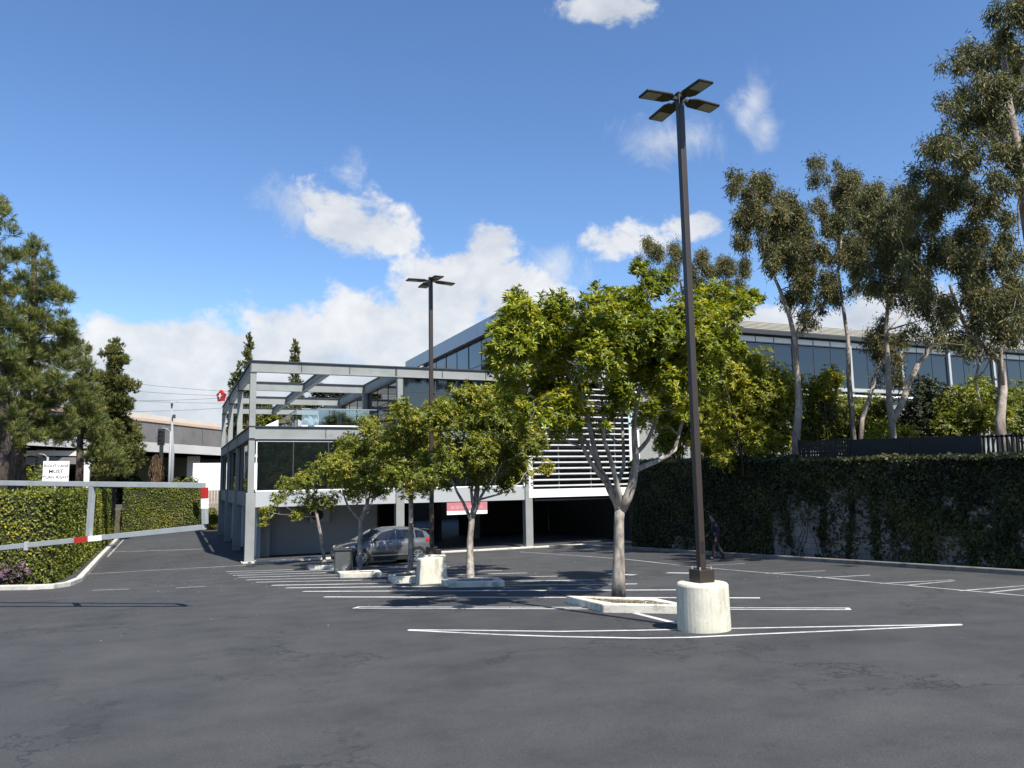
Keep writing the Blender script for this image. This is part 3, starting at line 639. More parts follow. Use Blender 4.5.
gum('distant gum tree with bronze rounded crown showing behind the largest tree', (692, 440), 36.0, [(692, 400), (690, 350), (685, 310), (680, 280)], .16,
    [(648, 252, 10), (664, 258, 13), (682, 262, 14), (660, 275, 11), (735, 258, 13), (720, 268, 13), (742, 272, 10), (705, 262, 11), (690, 285, 14), (725, 288, 11), (643, 242, 6), (740, 245, 8)], 1.4, M['leaf_euc_warm'], 22, 27)

# shrubs behind the wall
def shrub(name, label, cat, clumps, Y, leaf, per, L, W, depth=.8, group=None, seed=1, base_z=None, leaves=7, extra=1):
    global RNG
    RNG = np.random.default_rng(seed); random.seed(seed)
    cl = px_clumps([(x, y-3, r*1.36) for x, y, r in clumps], Y, depth, 1.0, extra)
    c = sum((Vector(q[0]) for q in cl), Vector())/len(cl)
    z = base_z if base_z is not None else 2.15
    t = thing(name, label, cat, (c.x, c.y, z), 0, group)
    w = MB()
    for q, r in cl:
        q = Vector(q); b = Vector((c.x+(q.x-c.x)*.4, c.y+(q.y-c.y)*.4, z-.05)); w.tube(bez(b, Vector((b.x, b.y, (b.z+q.z)/2)), q, 5), [.05, .045, .035, .025, .012], 5)
    obj('stem', w, M['trunk_dark'], t, smooth=True)
    rosettes('foliage', cl, leaf, t, per, leaves, L, W, up=.5, shell=.35)
SG = 'shrubs behind the ivy wall'
shrub('shrub', 'bright yellow-green shrub left of the pink-grey trunk, tallest of the shrubs', 'shrub', [(745, 375, 16), (730, 375, 15), (758, 370, 14), (790, 395, 13), (762, 400, 20), (735, 400, 18), (775, 385, 14), (752, 425, 20), (782, 420, 16), (725, 425, 16), (762, 445, 16), (735, 450, 14), (785, 445, 12)], 25, M['bush_bright'], 30, .15, .06, .9, SG, 31)
shrub('shrub', 'yellow-green shrub behind the big light pole at the wall top', 'shrub', [(700, 400, 14), (715, 385, 14), (722, 405, 14), (700, 375, 12), (685, 410, 13), (712, 425, 16), (698, 430, 14), (715, 448, 10), (702, 446, 11), (720, 440, 12)], 31.0, M['bush_bright'], 30, .15, .06, .6, SG, 32)
shrub('shrub', 'rounded green shrub between the first two gum trunks', 'shrub', [(825, 415, 15), (840, 430, 15), (812, 435, 14), (830, 445, 12), (850, 445, 10), (820, 395, 10)], 26, M['bush'], 28, .15, .06, .8, SG, 33)
shrub('shrub', 'small bright green shrub top lit against the dark windows', 'shrub', [(822, 385, 9), (832, 380, 8), (815, 392, 8), (828, 398, 8)], 25, M['bush_bright'], 30, .16, .06, .5, SG, 34)
shrub('shrub', 'green shrub beside the white forked gum trunk', 'shrub', [(870, 425, 14), (885, 435, 12), (862, 440, 12), (905, 440, 12), (880, 412, 9)], 25, M['bush'], 28, .15, .06, .8, SG, 35)
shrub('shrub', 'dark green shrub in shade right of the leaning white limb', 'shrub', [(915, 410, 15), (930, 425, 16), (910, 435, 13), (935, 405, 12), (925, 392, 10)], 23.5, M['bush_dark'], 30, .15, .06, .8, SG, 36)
shrub('shrub', 'olive shrub in front of the last windows', 'shrub', [(955, 415, 15), (972, 405, 15), (962, 430, 14), (985, 420, 13), (945, 432, 10), (978, 390, 9)], 21.5, M['bush'], 30, .15, .06, .8, SG, 37)
shrub('shrub', 'olive shrub at the right edge of the picture above the fence', 'shrub', [(1008, 412, 15), (1022, 405, 15), (1000, 425, 12), (1018, 428, 13), (1036, 415, 16)], 19.5, M['bush'], 30, .15, .06, .8, SG, 38)
shrub('shrub', 'small dark rounded shrub clump behind the slim pale gum trunk', 'shrub', [(790, 410, 12), (802, 420, 12), (800, 440, 10), (812, 410, 8)], 30, M['bush_dark'], 26, .16, .065, .7, SG, 39)

shrub('shrub', 'yellow-green shrub over the far end of the ivy wall behind the largest tree', 'shrub', [(662, 412, 13), (672, 398, 13), (664, 436, 12), (682, 425, 13), (690, 405, 12), (676, 446, 11), (660, 390, 10)], 32.4, M['bush_bright'], 32, .15, .06, .35, SG, 131)
shrub('shrub', 'dark green shrub mass between the bright shrub and the big light pole', 'shrub', [(715, 395, 14), (728, 380, 12), (700, 380, 12), (690, 400, 14), (720, 420, 14), (705, 440, 14)], 32.2, M['bush'], 28, .15, .06, .4, SG, 132)
shrub('shrub', 'olive shrub filling the gap behind the slim pale gum trunk', 'shrub', [(845, 415, 13), (858, 425, 13), (868, 410, 11), (850, 440, 12), (835, 405, 9)], 27.5, M['bush'], 28, .15, .06, .8, SG, 133)
shrub('shrub', 'low bright shrub just over the fence at the foot of the white gum trunk', 'shrub', [(885, 432, 8), (898, 435, 8), (910, 438, 7), (875, 437, 7)], 21.5, M['bush_bright'], 34, .13, .05, .5, SG, 134)
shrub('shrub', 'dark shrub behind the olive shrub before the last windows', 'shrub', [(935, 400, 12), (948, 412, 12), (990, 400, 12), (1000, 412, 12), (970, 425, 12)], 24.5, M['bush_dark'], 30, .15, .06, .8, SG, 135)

# ------------------------------------------------------------------ block wall with ivy, fence on top
RNG = np.random.default_rng(5)
wt = lambda y: 2.2+.0186*y
t = thing('block_wall', 'long shaded concrete block retaining wall overgrown with ivy', 'wall', (20.9, 13, gz(13)))
m = MB()
yy = [-8, 2, 10, 18, 26, 33.0]
for a, b in zip(yy, yy[1:]):
    m.hexa([(20.9, a, gz(a)-.3), (21.2, a, gz(a)-.3), (21.2, b, gz(b)-.3), (20.9, b, gz(b)-.3), (20.9, a, wt(a)), (21.2, a, wt(a)), (21.2, b, wt(b)), (20.9, b, wt(b))])
m.box(21.2, 25.2, 32.93, 33.2, -1.6, wt(33)); m.box(24.95, 25.2, 33.2, 38.0, -1.6, wt(33))
obj('wall', m, M['brick'], t)
m = MB()
for a, b in zip(yy, yy[1:]):
    m.hexa([(20.86, a, wt(a)+.002), (21.24, a, wt(a)+.002), (21.24, b, wt(b)+.002), (20.86, b, wt(b)+.002), (20.86, a, wt(a)+.08), (21.24, a, wt(a)+.08), (21.24, b, wt(b)+.08), (20.86, b, wt(b)+.08)])
obj('coping', m, M['concrete'], t)
def vnoise(x, y, seed):
    r = np.random.default_rng(seed).normal(size=(6, 4)); v = 0
    for k in range(6): v = v + np.sin(x*(.35*1.7**k)+r[k, 0]*6+r[k, 2]*y*(.4*1.6**k))*np.cos(y*(.5*1.6**k)+r[k, 1]*6)/(1.25**k)
    return v*.42
n = 125000
y = RNG.uniform(2, 33.4, n); hh = RNG.random(n); z0 = np.array([gz(q) for q in y]); z1 = 2.25+.0186*y; z = z0 + (z1-z0)*hh
cover = .75*vnoise(y*1.15, z*1.1, 4) + .35*vnoise(y*3.1, z*2.7, 21) + 1.25*(hh-.33) + np.where(y > 23.5, .55, -.02) + .25*vnoise(y*4, z*1.2, 9)
keep = cover > RNG.normal(size=n)*.16 + .16
# hanging runners where it thins out
keep |= (np.abs(np.sin(y*2.3+2*vnoise(y, z*.3, 6))) > .93) & (RNG.random(n) < .6) & (cover > -.6)
keep |= RNG.random(n) < .10*(cover > -.5)
y, z, hh = y[keep], z[keep], hh[keep]; k = len(y)
thick = .03 + .17*np.clip(vnoise(y*2.2, z*2.2, 8)+.5, 0, 1.4)*np.clip(hh+.1, .15, 1)
base = np.column_stack([20.9 - RNG.random(k)*thick, y, z])
topn = 26000; ty = RNG.uniform(2, 33.4, topn); bump = .10+.17*np.abs(vnoise(ty*2.2, ty*0, 12))
top = np.column_stack([21.05+RNG.normal(size=topn)*.16, ty, 2.25+.0186*ty + RNG.random(topn)*bump*np.where(ty > 22, 1.0, .45)])
base = np.concatenate([base, top]); k = len(base)
ax = unit(np.column_stack([-.35+RNG.normal(size=k)*.3, RNG.normal(size=k)*.6, -.6+RNG.normal(size=k)*.5])); nr = unit(np.column_stack([-1+RNG.normal(size=k)*.45, RNG.normal(size=k)*.5, .6+RNG.normal(size=k)*.4]))
obj_iv = leaf_object('ivy', base, ax, nr, RNG.uniform(.07, .14, k), RNG.uniform(.06, .12, k), np.clip(.5+.5*vnoise(base[:, 1]*1.8, base[:, 2]*1.8, 15)+RNG.normal(size=k)*.24, 0, 1), M['ivy'], t)
m = MB(); random.seed(3)
for q in range(70):
    y0 = random.uniform(8, 32); p = Vector((20.885, y0, gz(y0)+.05)); pts = [p.copy()]
    for s in range(9):
        p = p + Vector((0, random.uniform(-.22, .22), .3)); pts.append(p.copy())
    m.tube(pts, [.012-.0009*s for s in range(10)], 5)
obj('stem', m, M['trunk_dark'], t)

fy = [y0 for y0 in np.arange(22.6, -6.1, -2.4)]
t = thing('screen_fence', 'low black screened metal fence standing on top of the ivy wall', 'fence', (21.6, 14, 2.2))
ft = lambda y: 2.76+.0275*y
for i, y0 in enumerate(fy):
    obj('post', MB().box(21.57, 21.63, y0-.03, y0+.03, 2.15, ft(y0)+.06), M['bronze_dark'], t)
for i, (a, b) in enumerate(zip(fy[:-1], fy[1:])):
    a2, b2 = a-.034, b+.034
    if i in (0,):
        m = MB()
        for q in np.arange(b2+.05, a2, .12): m.bar((21.6, q, 2.3), (21.6, q+.0, ft(q)), .075, .03, (1, 0, 0))
        for zz in np.arange(2.35, ft(a)-.03, .14): m.bar((21.57, b2, zz), (21.57, a2, zz), .02, .07)
        obj('lattice_panel', m, M['bronze_dark'], t)
    elif i in (3, 4, 6) :
        m = MB()
        for q in np.arange(b2+.03, a2, .14): m.bar((21.6, q, 2.3), (21.6, q, ft(q)), .06, .03, (1, 0, 0))
        m.bar((21.6, b2, 2.42), (21.6, a2, 2.42), .03, .05); m.bar((21.6, b2, ft(b2)-.05), (21.6, a2, ft(a2)-.05), .03, .05)
        obj('picket_panel', m, M['bronze_dark'], t)
    else:
        m = MB(); m.hexa([(21.585, b2, 2.25), (21.615, b2, 2.25), (21.615, a2, 2.25), (21.585, a2, 2.25), (21.585, b2, ft(b2)), (21.615, b2, ft(b2)), (21.615, a2, ft(a2)), (21.585, a2, ft(a2))])
        obj('screen_panel', m, M['fence_mesh'], t)

# ------------------------------------------------------------------ office building: garage, glazed floor, open roof-deck frame, tall block with a wing
GB = -1.45
B = thing('office_building', 'grey steel framed office building with open roof frame, dark windows, garage and long glazed wing', 'building', (17.5, 45, GB))
X0, X1, X2 = 3.31, 10.43, 17.5
YF, YB = 38.2, 61.4
YC = [38.2, 45.95, 53.7, 61.4]
def part(name, mb, mat, parent=B, **k): return obj(name, mb, mat, parent, **k)
# columns
for yk in YC:
    for xk in ((X0, X1, X2) if yk in (38.2, 61.4) else (X0,)):
        front = yk == 38.2
        c = part('column', MB().box(xk-.21, xk+.21, yk-.03, yk+.39, GB-.1, 1.74), M['steel'], bevel=.012)
        top = 7.43 if xk < 17 else 4.24
        part('upper_shaft', MB().box(xk-.14, xk+.14, yk, yk+.30, 1.742, top), M['steel'], c, bevel=.01)
        part('seat_plate', MB().box(xk-.15, xk+.15, yk-.012, yk+.31, 4.19, 4.24), M['steel_dark'], c)
        if xk < 17: part('cap_plate', MB().box(xk-.15, xk+.15, yk-.012, yk+.31, 7.36, 7.43), M['steel_dark'], c)
        if front: part('base_plate', MB().box(xk-.34, xk+.34, yk-.17, yk+.5, GB-.05, GB+.06), M['concrete'], c, bevel=.01)
for xk in (X1, X2):
    for yk in YC[1:3]: part('column', MB().box(xk-.16, xk+.16, yk, yk+.32, GB-.1, 7.43), M['steel'], bevel=.01)
# I-beams: web face, dark top flange, thin stiffeners
def ibeam(a, b, z0, z1, t=.16, flange=True, stiff=3, name='beam'):
    a = Vector(a); b = Vector(b); zc = (z0+z1)/2
    w = part(name, MB().bar((a.x, a.y, zc), (b.x, b.y, zc), t, z1-z0-.10), M['steel'])
    fl = MB().bar((a.x, a.y, z1-.02), (b.x, b.y, z1-.02), t+.16, .055); part('top_flange', fl, M['steel_dark'], w)
    fl = MB().bar((a.x, a.y, z0+.025), (b.x, b.y, z0+.025), t+.12, .045); part('bottom_flange', fl, M['steel'], w)
    if stiff:
        m = MB(); d = b-a; n = Vector((-d.y, d.x, 0)).normalized()
        for i in range(stiff+1):
            p = a + d*(.004+.992*i/stiff)
            for s in (-1, 1):
                q = p + n*s*(t/2+.02); e = d.normalized()*.012
                m.bar((q-e).to_tuple()[:2]+(zc,), (q+e).to_tuple()[:2]+(zc,), .04, z1-z0-.11)
        part('stiffener', m, M['steel_dark'], w)
ibeam((X0-.14, YF+.14, 0), (X1-.2, YF+.14, 0), 7.43, 7.98, stiff=3)
ibeam((X1-.2, YF+.14, 0), (X2+.1, YF+.14, 0), 7.43, 7.98, stiff=3)
ibeam((X0+.0, YF+.3, 0), (X0+.0, YB+.3, 0), 7.43, 7.97, stiff=3)
ibeam((6.9, YF+.3, 0), (6.9, YB, 0), 7.50, 7.94, .14, stiff=0)
ibeam((X1, YF+.3, 0), (X1, YB, 0), 7.43, 7.96, stiff=0)
for yk in YC[1:]:
    ibeam((X0+.15, yk+.1, 0), (X1-.1, yk+.1, 0), 7.45, 7.95, .14, stiff=0)
ibeam((X0-.14, YF+.14, 0), (X1-.14, YF+.14, 0), 4.24, 4.86, stiff=2)
ibeam((X1-.14, YF+.14, 0), (X2-.02, YF+.14, 0), 4.24, 4.86, stiff=2)
ibeam((X0+.0, YF+.3, 0), (X0+.0, YB+.3, 0), 4.24, 4.86, stiff=3)
# deck, floors, garage shell
part('roof_deck', MB().box(X0+.2, X2-.05, YF+.32, YB+.2, 4.42, 4.80), M['panel'])
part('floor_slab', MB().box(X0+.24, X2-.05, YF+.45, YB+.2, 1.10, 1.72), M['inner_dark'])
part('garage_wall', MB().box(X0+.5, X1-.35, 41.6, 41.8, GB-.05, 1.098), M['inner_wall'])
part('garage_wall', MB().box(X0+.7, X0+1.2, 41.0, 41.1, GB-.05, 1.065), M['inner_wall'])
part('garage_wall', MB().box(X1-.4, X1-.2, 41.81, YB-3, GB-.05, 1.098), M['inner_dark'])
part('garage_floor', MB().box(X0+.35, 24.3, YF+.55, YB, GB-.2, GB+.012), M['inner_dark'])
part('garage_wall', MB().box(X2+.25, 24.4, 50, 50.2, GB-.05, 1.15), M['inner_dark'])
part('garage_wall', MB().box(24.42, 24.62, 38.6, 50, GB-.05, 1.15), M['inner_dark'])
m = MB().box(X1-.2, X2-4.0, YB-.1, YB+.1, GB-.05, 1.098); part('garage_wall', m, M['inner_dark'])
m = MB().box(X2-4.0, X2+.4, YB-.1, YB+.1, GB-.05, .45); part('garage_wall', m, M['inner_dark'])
for xk, yk in ((12.4, 50), (14.9, 46), (15.2, 56)): part('garage_column', MB().box(xk-.2, xk+.2, yk-.2, yk+.2, GB, 1.098), M['inner_dark'])
# sill bands
part('sill_band', MB().box(X0+.22, X1-.22, YF+.05, YF+.3, 1.07, 1.79), M['panel'], bevel=.006)
part('sill_band', MB().box(X1+.22, X2-.22, YF+.05, YF+.3, 1.07, 1.79), M['panel'], bevel=.006)
for a, b in zip(YC, YC[1:]): part('sill_band', MB().box(X0-.05, X0+.2, a+.4, b-.04, 1.07, 1.79), M['steel'], bevel=.006)
# window helper: one frame with its panes
def window(x0, x1, y, z0, z1, n, gl, fr=.05, axis='x', mid=None, frame_mat=None):
    fm = frame_mat or M['white']; m = MB()
    def bx(a, b, d0, d1, c, d): return m.box(a, b, d0, d1, c, d) if axis == 'x' else m.box(d0, d1, a, b, c, d)
    bx(x0, x1, y-.02, y+.05, z1-fr, z1); bx(x0, x1, y-.02, y+.05, z0, z0+fr)
    for e in (x0, x1-fr): bx(e, e+fr, y-.019, y+.05, z0+fr, z1-fr)
    f = part('window', m, fm)
    ed = [x0+fr+(x1-x0-2*fr)*i/n for i in range(n+1)]
    for e in ed[1:-1]:
        m2 = MB(); (m2.box(e-.025, e+.025, y-.012, y+.05, z0+fr, z1-fr) if axis == 'x' else m2.box(y-.012, y+.05, e-.025, e+.025, z0+fr, z1-fr)); part('mullion', m2, M['steel_dark'], f)
    if mid:
        m2 = MB(); (m2.box(x0+fr, x1-fr, y-.008, y+.04, mid-.02, mid+.02) if axis == 'x' else m2.box(y-.008, y+.04, x0+fr, x1-fr, mid-.02, mid+.02)); part('transom', m2, M['steel_dark'], f)
    for a, b in zip(ed, ed[1:]):
        g = MB(); (g.box(a+.027, b-.027, y+.01, y+.03, z0+fr, z1-fr) if axis == 'x' else g.box(y+.01, y+.03, a+.027, b-.027, z0+fr, z1-fr)); part('pane', g, gl, f)
    return f
window(X0+.20, X1-.19, YF+.10, 1.80, 4.18, 4, M['glass'])
window(X1+.20, X2-.19, YF+.10, 1.80, 4.18, 4, M['glass'])
for a, b in zip(YC, YC[1:]): window(a+.36, b-.05, X0+.05, 1.80, 4.18, 3, M['glass'], axis='y', frame_mat=M['steel_dark'])
# left side, ground floor: recessed wall with pale door jambs and louvred doors
part('side_wall', MB().box(X0+.55, X0+.7, YF+2.2, YB, GB-.05, 1.068), M['inner_wall'])
for a in YC[:3]:
    for d in (2.3, 5.0):
        f = part('side_door', MB().box(X0+.40, X0+.53, a+d+.4, a+d+2.6, GB+.02, .75), M['panel'], bevel=.008)
        part('door_jamb', MB().box(X0+.30, X0+.545, a+d+.2, a+d+.395, GB+.02, 1.0), M['white'], f)
        part('handle', MB().box(X0+.36, X0+.398, a+d+.5, a+d+.54, -.55, -.35), M['steel_dark'], f)
# roof-deck room and its glazing
part('roof_slab', MB().box(X1+.2, X2+.1, YF+.35, YB, 7.40, 7.93), M['steel_dark'])
window(X1+.17, X2-.05, YF+.12, 4.87, 7.42, 4, M['glass'], frame_mat=M['steel_dark'], mid=6.7)
for a, b in zip(YC, YC[1:]): window(a+.45, b-.08, X1+.10, 4.87, 7.42, 3, M['glass'], axis='y', mid=6.4, frame_mat=M['steel_dark'])
# deck parapet with glass railing
for (a, b, axis) in ((6.0, X1-.1, 'x'), (42.0, 54.0, 'y')):
    m = MB(); (m.box(a, b, 41.2, 41.45, 4.81, 5.15) if axis == 'x' else m.box(5.75, 5.98, a, b, 4.81, 5.15)); c = part('deck_parapet', m, M['white'], bevel=.01)
    k = int((b-a)/1.4)
    for i in range(k):
        u, v = a+(b-a)*i/k+.02, a+(b-a)*(i+1)/k-.02
        g = MB(); (g.box(u, v, 41.31, 41.325, 5.155, 6.0) if axis == 'x' else g.box(5.86, 5.875, u, v, 5.155, 6.0)); part('glass_panel', g, M['rail_glass'], c)
    m = MB(); (m.box(a, b, 41.29, 41.345, 6.003, 6.04) if axis == 'x' else m.box(5.84, 5.895, a, b, 6.003, 6.04)); part('rail', m, M['pipe_metal'], c)
m = MB(); m.prism([(4.0, 46), (5.4, 46), (5.4, 52), (4.0, 52)], 4.81, lambda x, y: 5.1+.5*(x-4)); part('skylight', m, M['white'])
# louvre screen over the garage door
m = MB().box(X2+.25, 24.35, YF-.02, YF+.25, 1.17, 1.62); part('louvre_fascia', m, M['white'], bevel=.01)
part('louvre_post', MB().box(X2+.0, X2+.24, YF-.05, YF+.3, 1.17, 7.3), M['white'], bevel=.01)
part('louvre_post', MB().box(24.36, 24.55, YF-.05, YF+.3, 1.17, 7.3), M['white'], bevel=.01)
for i in range(18):
    z = 1.76+.315*i; part('louvre_slat', MB().hexa([(X2+.25, YF-.06, z), (24.35, YF-.06, z), (24.35, YF+.10, z+.02), (X2+.25, YF+.10, z+.02), (X2+.25, YF-.06, z+.06), (24.35, YF-.06, z+.06), (24.35, YF+.10, z+.08), (X2+.25, YF+.10, z+.08)]), M['slat'])
for xk in (19.4, 21.4, 23.0): part('louvre_mullion', MB().box(xk-.025, xk+.025, YF+.105, YF+.16, 1.62, 7.3), M['pipe_metal'])
part('louvre_backing', MB().box(X2+.25, 24.5, YF+.95, YF+1.05, 1.17, 7.3), M['black'])
part('garage_door_rail', MB().box(X2+.5, 24.0, YF+.3, YF+.38, .98, 1.06), M['steel'])
# tall block: side fascia, clerestory, roof
XE = 66.0
part('tall_block_roof', MB().box(X2+.2, XE, YF+.7, 62.4, 11.85, 12.05), M['steel_dark'])
for i in range(7):
    a = YF+.6+(62.5-YF-.6)*i/7; b = YF+.6+(62.5-YF-.6)*(i+1)/7
    part('fascia_panel', MB().box(X2, X2+.18, a+.012, b-.012, 11.22, 12.14), M['fascia'], bevel=.006)
for i in range(5):
    a = YF+.6+(62.3-YF-.6)*i/5; b = YF+.6+(62.3-YF-.6)*(i+1)/5
    window(a, b, X2+.35, 8.0, 11.2, 2, M['glass_blue'], axis='y', frame_mat=M['steel_dark'])
part('block_wall_base', MB().box(X2+.3, X2+.5, YF+.6, 62.3, 7.2, 7.99), M['panel'])
m = MB()
for yk in np.arange(YF+1, 62, 2.0): m.box(X2-.95, X2-.91, yk-.02, yk+.02, 7.95, 8.95)
m.box(X2-.96, X2-.90, YF+.8, 62, 8.951, 8.99); part('terrace_railing', m, M['pipe_metal'])
# wing front
ed = [X2+.2+(XE-X2-.2)*i/10 for i in range(11)]
for a, b in zip(ed, ed[1:]):
    window(a+.12, b-.12, YF+.45, 7.86, 10.55, 3, M['glass_blue'], frame_mat=M['steel_dark'])
    window(a+.12, b-.12, YF+.44, 10.62, 11.06, 3, M['white'], frame_mat=M['steel_dark'])
    part('pier', MB().box(a-.11, a+.11, YF+.3, YF+.75, 7.3, 11.1), M['panel'], bevel=.01)
part('wing_wall', MB().box(24.6, XE, YF+.5, YF+.7, 1.0, 7.29), M['steel'])
part('sill_ledge', MB().box(X2+.2, XE, YF+.12, YF+.75, 7.62, 7.85), M['panel'], bevel=.01)
part('lower_ledge', MB().box(24.6, XE, YF+.15, YF+.72, 7.295, 7.42), M['white'])
part('roof_edge', MB().box(X2+.2, XE, YF+.05, YF+.8, 11.11, 11.38), M['steel_dark'])
m = MB()
for i in range(7): m.box(X2+.2, XE, YF+.3, YF+.34, 11.40+.085*i, 11.45+.085*i)
part('roof_screen', m, M['cream'])
for a in ed: part('screen_post', MB().box(a+.3, a+.38, YF+.345, YF+.45, 11.381, 12.02), M['cream'])
part('wing_back_wall', MB().box(X2+.6, XE, YF+2.0, YF+2.1, 7.3, 11.1), M['inner_dark'])
part('end_wall', MB().box(XE, XE+.3, YF+.5, 62, 1.0, 12.0), M['panel'])
# things fixed to the building
t = thing('cooling_unit', 'outdoor air conditioning unit fixed high on the grey garage wall', 'air conditioner', (7.0, 41.3, .15))
obj('casing', MB().box(6.5, 7.5, 41.2, 41.57, .12, .95), M['panel'], t, bevel=.02)
m = MB(); m.lathe((0, 0, 0), [(.30, 0), (.30, .02), (.24, .021), (.24, .012)], 24); m.v = [(6.87+x, 41.19-z, .53+y) for x, y, z in m.v]; obj('fan_grille', m, M['black'], t)
t = thing('banner', 'pink and white banner hanging under the beam over the garage opening', 'banner', (14.0, YF, .45))
obj('cloth', MB().box(12.88, 15.1, YF+.0, YF+.02, .42, 1.04), M['pink'], t)
obj('white_strip', MB().box(12.88, 15.1, YF-.006, YF-.002, .42, .60), M['sign_white'], t)
pl = simple('pale_pink_print', (.47, .22, .235), .7); m = MB(); random.seed(2); x = 13.1
while x < 14.8:
    w = random.uniform(.08, .2); m.box(x, x+w, YF-.006, YF-.002, .70, .86); x += w+.05
obj('faded_print', m, pl, t)
t = thing('wall_sign', 'red sign with a white star emblem on the far top corner of the building', 'sign', (X0-.2, 62.6, 8.2))
def star(mb, c, r, ri, n, th, ax='x', rot=0):
    poly = []
    for i in range(2*n): a = math.pi*i/n+rot; q = r if i % 2 == 0 else ri; poly.append((q*math.cos(a), q*math.sin(a)))
    b = len(mb.v); k = len(poly)
    for s in (0, th):
        mb.v += [(c[0]+x*.62 - s*.78, c[1]-x*.78 - s*.62, c[2]+y*1.05) for x, y in poly]
    mb.f.append(tuple(b+i for i in range(k))); mb.f.append(tuple(b+k+i for i in reversed(range(k))))
    for i in range(k): j = (i+1) % k; mb.f.append((b+i, b+k+i, b+k+j, b+j))
m = MB(); star(m, (X0-.1, 62.6, 8.85), .46, .34, 5, .22, rot=.3); obj('red_badge', m, M['red'], t)
m = MB(); star(m, (X0-.1-.18, 62.6-.145, 8.85), .22, .08, 4, .03); obj('white_star', m, M['sign_white'], t)

# ------------------------------------------------------------------ height-limit swing gate on the left
g0 = at(205, 527, 19.42); gl = at(0, 548, 23.3); gt = at(204.5, 485.5, 19.42); gtl = at(0, 483, 23.3)
ext = lambda a, b, k: a + (b-a)*k
t = thing('swing_gate', 'grey steel swing height-limit gate with red and white reflective tape', 'gate', (-8.0, 27.0, gz(27)))
lo_l, hi_l = ext(g0, gl, 1.55), ext(gt, gtl, 1.55)
UPW = (0, 0, 1)
obj('bottom_rail', MB().bar(g0, lo_l, .10, .125), M['gate'], t, bevel=.008)
obj('top_rail', MB().bar(gt, hi_l, .10, .125), M['gate'], t, bevel=.008)
dv = (gl-g0).normalized()
obj('end_post', MB().bar(g0+Vector((0, 0, .063)), gt-Vector((0, 0, .063)), .10, .12, dv), M['gate'], t, bevel=.008)
f = .525
obj('brace', MB().bar(ext(g0, gl, f+.02)+Vector((0, 0, .065)), ext(gt, gtl, f)-Vector((0, 0, .065)), .10, .13, dv), M['gate'], t, bevel=.008)
def tape(name, a, b, w, h, mat, up=UPW): obj(name, MB().bar(a, b, w, h, up), mat, t)
tape('red_tape', ext(gt, g0, .05), ext(gt, g0, .31), .108, .128, M['red'], dv)
tape('white_tape', ext(gt, g0, .315), ext(gt, g0, .56), .106, .126, M['sign_white'], dv)
tape('red_tape', ext(g0, gl, .545), ext(g0, gl, .61), .108, .133, M['red'])
tape('white_tape', ext(g0, gl, .475), ext(g0, gl, .54), .106, .131, M['sign_white'])
hinge = (lo_l+hi_l)/2; hp = hi_l + dv*.12
obj('hinge_post', MB().bar((hp.x, hp.y, gz(hp.y)-.1), (hp.x, hp.y, hi_l.z+.25), .2, .2, dv), M['gate'], t, bevel=.012)
q = ext(g0, gl, .86); obj('latch', MB().box(q.x-.05, q.x+.05, q.y-.09, q.y+.03, q.z-.12, q.z+.09), M['pipe_metal'], t, bevel=.006)

